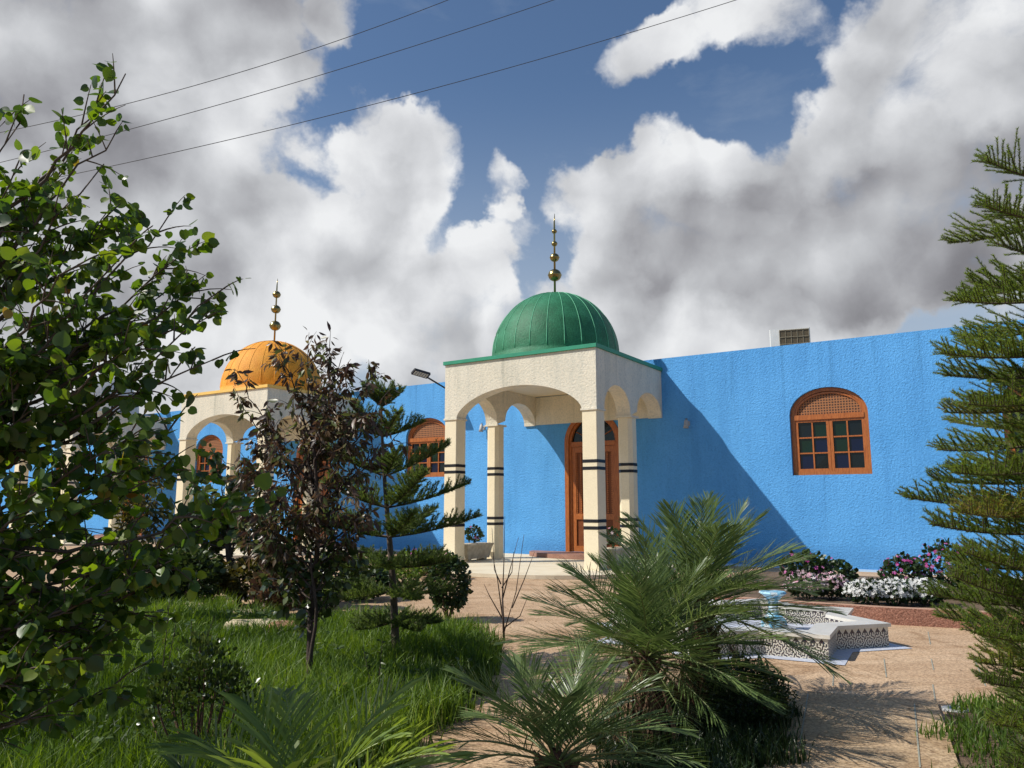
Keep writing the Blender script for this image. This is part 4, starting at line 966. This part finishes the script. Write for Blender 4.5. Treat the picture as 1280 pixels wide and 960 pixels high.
# ------------------------------------------------------------------ palms
def frond(root, az, e0, bend, L_, nleaf, ll, lw, lm, vang=.35, roll=0, seed=0, petiole=.16, stiff=.5, name='frond', a_base=62, a_tip=18):
    n = 22; th = np.linspace(0,1,n); ang = e0-bend*th**1.35; dl = L_/(n-1)
    X_ = np.r_[0,np.cumsum(np.cos(ang[:-1])*dl)]; Z_ = np.r_[0,np.cumsum(np.sin(ang[:-1])*dl)]; Yw = rng.normal()*.05*L_*th**2
    R2 = np.array([[math.cos(az),-math.sin(az),0],[math.sin(az),math.cos(az),0],[0,0,1]])
    pts = np.stack([X_,Yw,Z_],1)
    V=[];F=[];va=[]
    def addtube(P, r0, r1):
        k=3
        b=len(V)
        for i,p in enumerate(P):
            r_=r0+(r1-r0)*i/(len(P)-1)
            for q in range(k): a=2*math.pi*q/k; V.append(p+np.array([0,math.cos(a)*r_,math.sin(a)*r_])); va.append(.9)
        for i in range(len(P)-1):
            for q in range(k): A=b+i*k+q;B=b+i*k+(q+1)%k; F.append((A,B,B+k)); F.append((A,B+k,A+k))
    addtube(pts, .011*L_/1.1+.002, .002)
    base = rng.uniform(-.1,.12)
    for i in range(nleaf):
        t = petiole+(1-petiole)*(i+.5)/nleaf; x=t*(n-1); k=min(int(x),n-2); f=x-k; p=pts[k]*(1-f)+pts[k+1]*f
        tg=nrm(pts[k+1]-pts[k]); up_=nrm(np.cross(tg,(0,1,0)))*-1
        if up_[2]<0: up_=-up_
        prof = math.sin(math.pi*min(1,(t-petiole)/(1-petiole)*.82+.16))**.7
        for sg in (-1,1):
            a=R(a_base+(a_tip-a_base)*(t-petiole)/(1-petiole)+random.uniform(-9,9)); vv=vang+random.uniform(-.25,.3)
            d=tg*math.cos(a)+(np.array([0,sg,0])*math.cos(vv)+up_*math.sin(vv))*math.sin(a)
            l=ll*prof*random.uniform(.82,1.1); w=lw*random.uniform(.8,1.15)
            g=-(1-stiff)*l*.5; c1=p+d*l*.4+np.array([0,0,g*.12]); c2=p+d*l*.75+np.array([0,0,g*.5]); c3=p+d*l+np.array([0,0,g])
            wv=nrm(np.cross(d,up_)+np.array([0,0,1e-3]))*w/2; tw=nrm(wv+up_*w*.3*sg)*w/2
            b=len(V); V.extend([p-wv*.5,p+wv*.5,c1-tw,c1+tw,c2-tw*.8,c2+tw*.8,c3]); F.extend([(b,b+1,b+3),(b,b+3,b+2),(b+2,b+3,b+5),(b+2,b+5,b+4),(b+4,b+5,b+6)])
            q=min(.93,max(0,rng.beta(2.2,2.4)*.75+base+.1)); va.extend([q]*6+[q if random.random() < .7 else .98])
    V=np.array(V)@R2.T
    return npmesh(name, V, np.array(F), lm, root, np.array(va))
def palm(name, label, base, hz, nf, L_, nleaf, ll, lw, lm, emin=-35, emax=82, trunk=True, group=None, stiff=.5, vang=.35, tr=.07, dirs=None, a_base=62, a_tip=18, bend=(.5,1.1)):
    base=np.array(base,float); root=empty(name, base); tag(root,label,'palm',group)
    if trunk:
        m=MB(); m.lathe([(tr*1.25,-.02),(tr*1.2,.05),(tr,hz*.5),(tr*1.1,hz*.85),(tr*.6,hz+.08)],14); m.build('trunk', BOOT, root, False)
        m=MB()
        for k in range(34):
            a=k*2.4; z=hz*(k/34)*.98; r_=tr*1.05; d=np.array([math.cos(a),math.sin(a),0])
            m.tube([d*r_+np.array([0,0,z-.03]), d*(r_+.035)+np.array([0,0,z+.03]), d*(r_+.075)+np.array([0,0,z+.09])],[.022,.018,.008],n=5)
        m.build('leaf_bases', BOOT, root)
    crown=empty('crown',(0,0,hz)); crown.parent=root
    for i in range(nf):
        t=(i+.5)/nf; az=i*2.39996+random.uniform(-.2,.2); e=R(emax+(emin-emax)*t**.85+random.uniform(-6,6))
        if dirs: az,e=dirs[i]
        frond(crown, az, e, random.uniform(*bend)*(1 if e > 0 else .6), L_*random.uniform(.82,1.08)*(.8+.2*min(1,t*3)), nleaf, ll, lw, lm, vang, stiff=stiff, a_base=a_base, a_tip=a_tip)
    if trunk and hz > .4:
        for k in range(7): frond(crown, k*.9+.3, R(-30-random.uniform(0,35)), .7, L_*.62, 24, ll*.7, lw, L_DRY, .1, stiff=.4, a_base=35, a_tip=15, name='dry_frond')
    return root
gP='date palms in the central bed'
palm('date_palm','date palm with arching feathery fronds, the nearer of the central pair',(0.93,5.55,0),.55,48,1.00,36,.33,.0086,L_PALM,-22,86,group=gP,stiff=.85,a_base=56,a_tip=26,bend=(.25,.75))
palm('date_palm','date palm behind and right of its twin, fronds reaching the fountain',(1.50,6.35,0),.78,52,1.12,38,.35,.0088,L_PALM,-28,86,group=gP,tr=.09,stiff=.85,a_base=56,a_tip=26,bend=(.25,.75))
palm('small_palm','small dark date palm at the bottom centre of the garden',(0.24,4.45,0),.20,22,.86,32,.28,.0085,L_PALM,8,80,tr=.05,group=None,stiff=.85,a_base=52,a_tip=24)
palm('areca_palm','yellow-green palm with broad leaflets at the bottom edge',(-.88,3.45,0),.22,15,.88,20,.32,.0145,L_ARECA,14,72,trunk=False,stiff=.7,vang=.35,a_base=52,a_tip=22)
palm('fern_palm','low grey-green palm with stiff narrow leaflets below the succulent shrub',(-1.42,3.9,0),.03,9,.62,26,.20,.011,L_PALM,10,60,trunk=False,stiff=.8)

# ------------------------------------------------------------------ light
TH = R(9); EL = R(44.8)
Lh = np.array([math.cos(TH), math.sin(TH)])
S = Vector((-Lh[0]*math.cos(EL), -Lh[1]*math.cos(EL), math.sin(EL)))
sun = bpy.data.lights.new('sun', 'SUN'); sun.energy = 5.0; sun.angle = R(.5); sun.color = (1, .95, .87)
so_ = bpy.data.objects.new('sun', sun); col.objects.link(so_); so_.rotation_euler = (-S).to_track_quat('-Z', 'Y').to_euler()
so_.location = (-10, 0, 20)

# ------------------------------------------------------------------ sky
w = bpy.data.worlds.new('World'); sc.world = w; w.use_nodes = True; nt = w.node_tree; L = nt.links.new
bg = nt.nodes['Background']
sky = N(nt, 'ShaderNodeTexSky', sky_type='NISHITA', sun_disc=False); sky.sun_elevation = EL
sky.sun_rotation = math.atan2(S.x, S.y); sky.air_density = 1.0; sky.dust_density = .6; sky.ozone_density = 2.0
def VM(op, a, b=None, s=None):
    n = nt.nodes.new('ShaderNodeVectorMath'); n.operation = op
    for i, q in enumerate((a, b)):
        if q is None: continue
        if isinstance(q, (tuple, list)): n.inputs[i].default_value = q
        else: L(q, n.inputs[i])
    if s is not None: n.inputs['Scale'].default_value = s
    return n.outputs['Value'] if op in ('DOT_PRODUCT','LENGTH') else n.outputs[0]
def MM(op, a, b=None, c=None, clamp=False):
    n = nt.nodes.new('ShaderNodeMath'); n.operation = op; n.use_clamp = clamp
    for i, q in enumerate((a, b, c)):
        if q is None: continue
        if isinstance(q, (int, float)): n.inputs[i].default_value = q
        else: L(q, n.inputs[i])
    return n.outputs[0]
def MR(v, a, b, c=0, d=1, mode='SMOOTHSTEP'):
    n = nt.nodes.new('ShaderNodeMapRange'); n.interpolation_type = mode; L(v, n.inputs[0])
    for i, q in enumerate((a, b, c, d)): n.inputs[i+1].default_value = q
    return n.outputs[0]
tc = N(nt, 'ShaderNodeTexCoord').outputs['Generated']; D0 = VM('NORMALIZE', tc)
def blobfield(D, blobs):
    acc = None
    for (px, py, r_, wt) in blobs:
        rr_ = ray(px, py); d = nrm(rr_); ra = r_/np.linalg.norm(rr_)
        dp = VM('DOT_PRODUCT', D, tuple(d)); v = MR(dp, math.cos(ra*1.3), math.cos(ra*.3), 0, wt)
        acc = v if acc is None else MM('ADD', acc, v)
    return acc
CL = [(60,40,190,1.3),(220,40,150,1.1),(360,60,80,.75),(60,260,210,1.2),(240,240,140,1.0),(300,340,120,1.0),(120,420,200,1.2),(430,25,40,.6),
      (462,165,52,1.05),(520,205,66,1.05),(450,240,62,.9),(545,330,80,.85),(642,222,40,.95),(648,278,38,.8),(440,335,90,1.0),(560,425,95,1.1),(420,420,100,.9),(655,352,40,.8),
      (775,285,85,1.1),(850,232,72,1.05),(960,285,108,1.1),(1095,245,128,1.1),(1200,170,150,1.1),(1290,60,170,1.1),(900,350,110,1.0),(1090,340,70,.8),(1240,300,90,.8),
      (812,78,50,1),(870,35,62,.95),(960,5,60,.9),(1100,35,78,1.1),(1165,95,85,1),(860,430,130,1.2),(750,390,85,1.1),(1040,380,70,.8),(690,430,60,.7),(1000,400,90,.8),
      (600,140,26,.5),(395,190,30,.5),(1010,150,40,.6),(610,300,34,.7),(700,90,20,.35),(585,395,60,.8),(-300,200,350,.8),(1600,250,350,.8),(2000,200,300,.6),(640,-500,260,.6)]
wn = N(nt, 'ShaderNodeTexNoise', i_Scale=5.0, i_Detail=6, i_Roughness=.6); L(D0, wn.inputs['Vector'])
wv = VM('SCALE', VM('SUBTRACT', wn.outputs['Color'], (.5,.5,.5)), s=.20)
Dw = VM('NORMALIZE', VM('ADD', D0, wv))
b0_ = MM('MINIMUM', blobfield(Dw, CL), 1.3)
def fb(D, sc_, det, ro):
    f1 = N(nt, 'ShaderNodeTexNoise', i_Scale=sc_, i_Detail=det, i_Roughness=ro, i_Distortion=.15); L(D, f1.inputs['Vector']); return MM('SUBTRACT', f1.outputs[0], .5)
# billows: two octaves of rounded (inverted-cell) lumps for the puffy rims
def billow(D, sc_=9.0):
    v1 = N(nt, 'ShaderNodeTexVoronoi', feature='F1', i_Scale=sc_); v1.inputs['Detail'].default_value = 1.5; v1.inputs['Roughness'].default_value = .55
    L(D, v1.inputs['Vector']); return MM('SUBTRACT', .5, v1.outputs['Distance'])
sl = np.array([-.7, -.1, .9]); sl = sl/np.linalg.norm(sl)*.040
dws = VM('SCALE', VM('SUBTRACT', wn.outputs['Color'], (.5,.5,.5)), s=.06)
Da = VM('ADD', D0, dws); Db = VM('ADD', Da, tuple(sl))
ha = MM('ADD', MM('MULTIPLY', billow(Da), .55), MM('MULTIPLY', fb(Da, 6.5, 11, .66), 1.25))
sa = MM('ADD', MM('MULTIPLY', billow(Da, 5.5), .9), MM('MULTIPLY', fb(Da, 4.2, 6, .48), 1.3))
sb = MM('ADD', MM('MULTIPLY', billow(Db, 5.5), .9), MM('MULTIPLY', fb(Db, 4.2, 6, .48), 1.3))
d0 = MM('ADD', MM('ADD', b0_, ha), MM('MULTIPLY', fb(Da, 2.6, 3, .5), .9))
mask = MR(d0, .36, .88)
DK = [(40,30,150,.9),(330,10,100,.8),(200,270,120,.75),(60,230,120,.6),(440,335,60,.5),(880,345,75,.75),(980,330,90,.95),(1080,320,80,1.0),(1180,290,110,.9),(1280,250,100,.8),(780,330,60,.45),(1130,110,80,.35),(120,420,140,.4),(530,350,40,.5),(470,235,45,.45),(1260,130,90,.3),(850,300,60,.5),(1120,215,60,.45)]
Dk_ = VM('NORMALIZE', VM('ADD', D0, VM('SCALE', VM('SUBTRACT', wn.outputs['Color'], (.5,.5,.5)), s=.17)))
dk = MM('MINIMUM', blobfield(Dk_, DK), 1.0)
lit = MM('MULTIPLY', MM('SUBTRACT', sa, sb), .75)            # thins out toward the sun: bright rims, dark bases
lum = MM('ADD', MM('SUBTRACT', .82, MM('MULTIPLY', dk, .37)), lit)
lum = MM('ADD', lum, MM('MULTIPLY', ha, .34))
lum = MR(lum, .02, .95, .24, 1.0, 'LINEAR')
cc = ramp(nt, lum, [(0, (.0,.0,.0)), (.24, (.20,.195,.21)), (.45, (.34,.34,.36)), (.68, (.54,.55,.57)), (.85, (.72,.73,.75)), (1, (.88,.89,.90))])
sp = N(nt, 'ShaderNodeSeparateXYZ'); L(D0, sp.inputs[0])
skys = VM('SCALE', sky.outputs[0], s=.10)
tint = N(nt, 'ShaderNodeMix', data_type='RGBA', blend_type='MULTIPLY'); tint.inputs[0].default_value = 1; L(skys, tint.inputs[6]); tint.inputs[7].default_value = (.90,1.0,1.08,1)
haze = MM('MULTIPLY', MR(sp.outputs[2], .10, .52, 1, 0, 'SMOOTHSTEP'), MR(sp.outputs[1], -.4, .4, .3, 1))
streak = MM('MULTIPLY', MM('MAXIMUM', fb(VM('MULTIPLY', D0, (1,1,3)), 3, 8, .6), 0.0), 1.6)
mxh = N(nt, 'ShaderNodeMix', data_type='RGBA'); L(MM('MINIMUM', MM('ADD', MM('MULTIPLY', haze, .85), streak), .95), mxh.inputs[0]); L(tint.outputs[2], mxh.inputs[6]); mxh.inputs[7].default_value = (.44,.51,.60,1)
mx = N(nt, 'ShaderNodeMix', data_type='RGBA'); L(MM('MULTIPLY', mask, .97), mx.inputs[0]); L(mxh.outputs[2], mx.inputs[6]); L(cc, mx.inputs[7])
L(mx.outputs[2], bg.inputs[0]); bg.inputs[1].default_value = 1.0

sc.view_settings.view_transform = 'Standard'; sc.view_settings.look = 'None'; sc.view_settings.exposure = 0
sc.render.engine = 'CYCLES'
sc.cycles.max_bounces = 8; sc.cycles.transparent_max_bounces = 8
w.cycles.sampling_method = 'MANUAL'; w.cycles.sample_map_resolution = 256
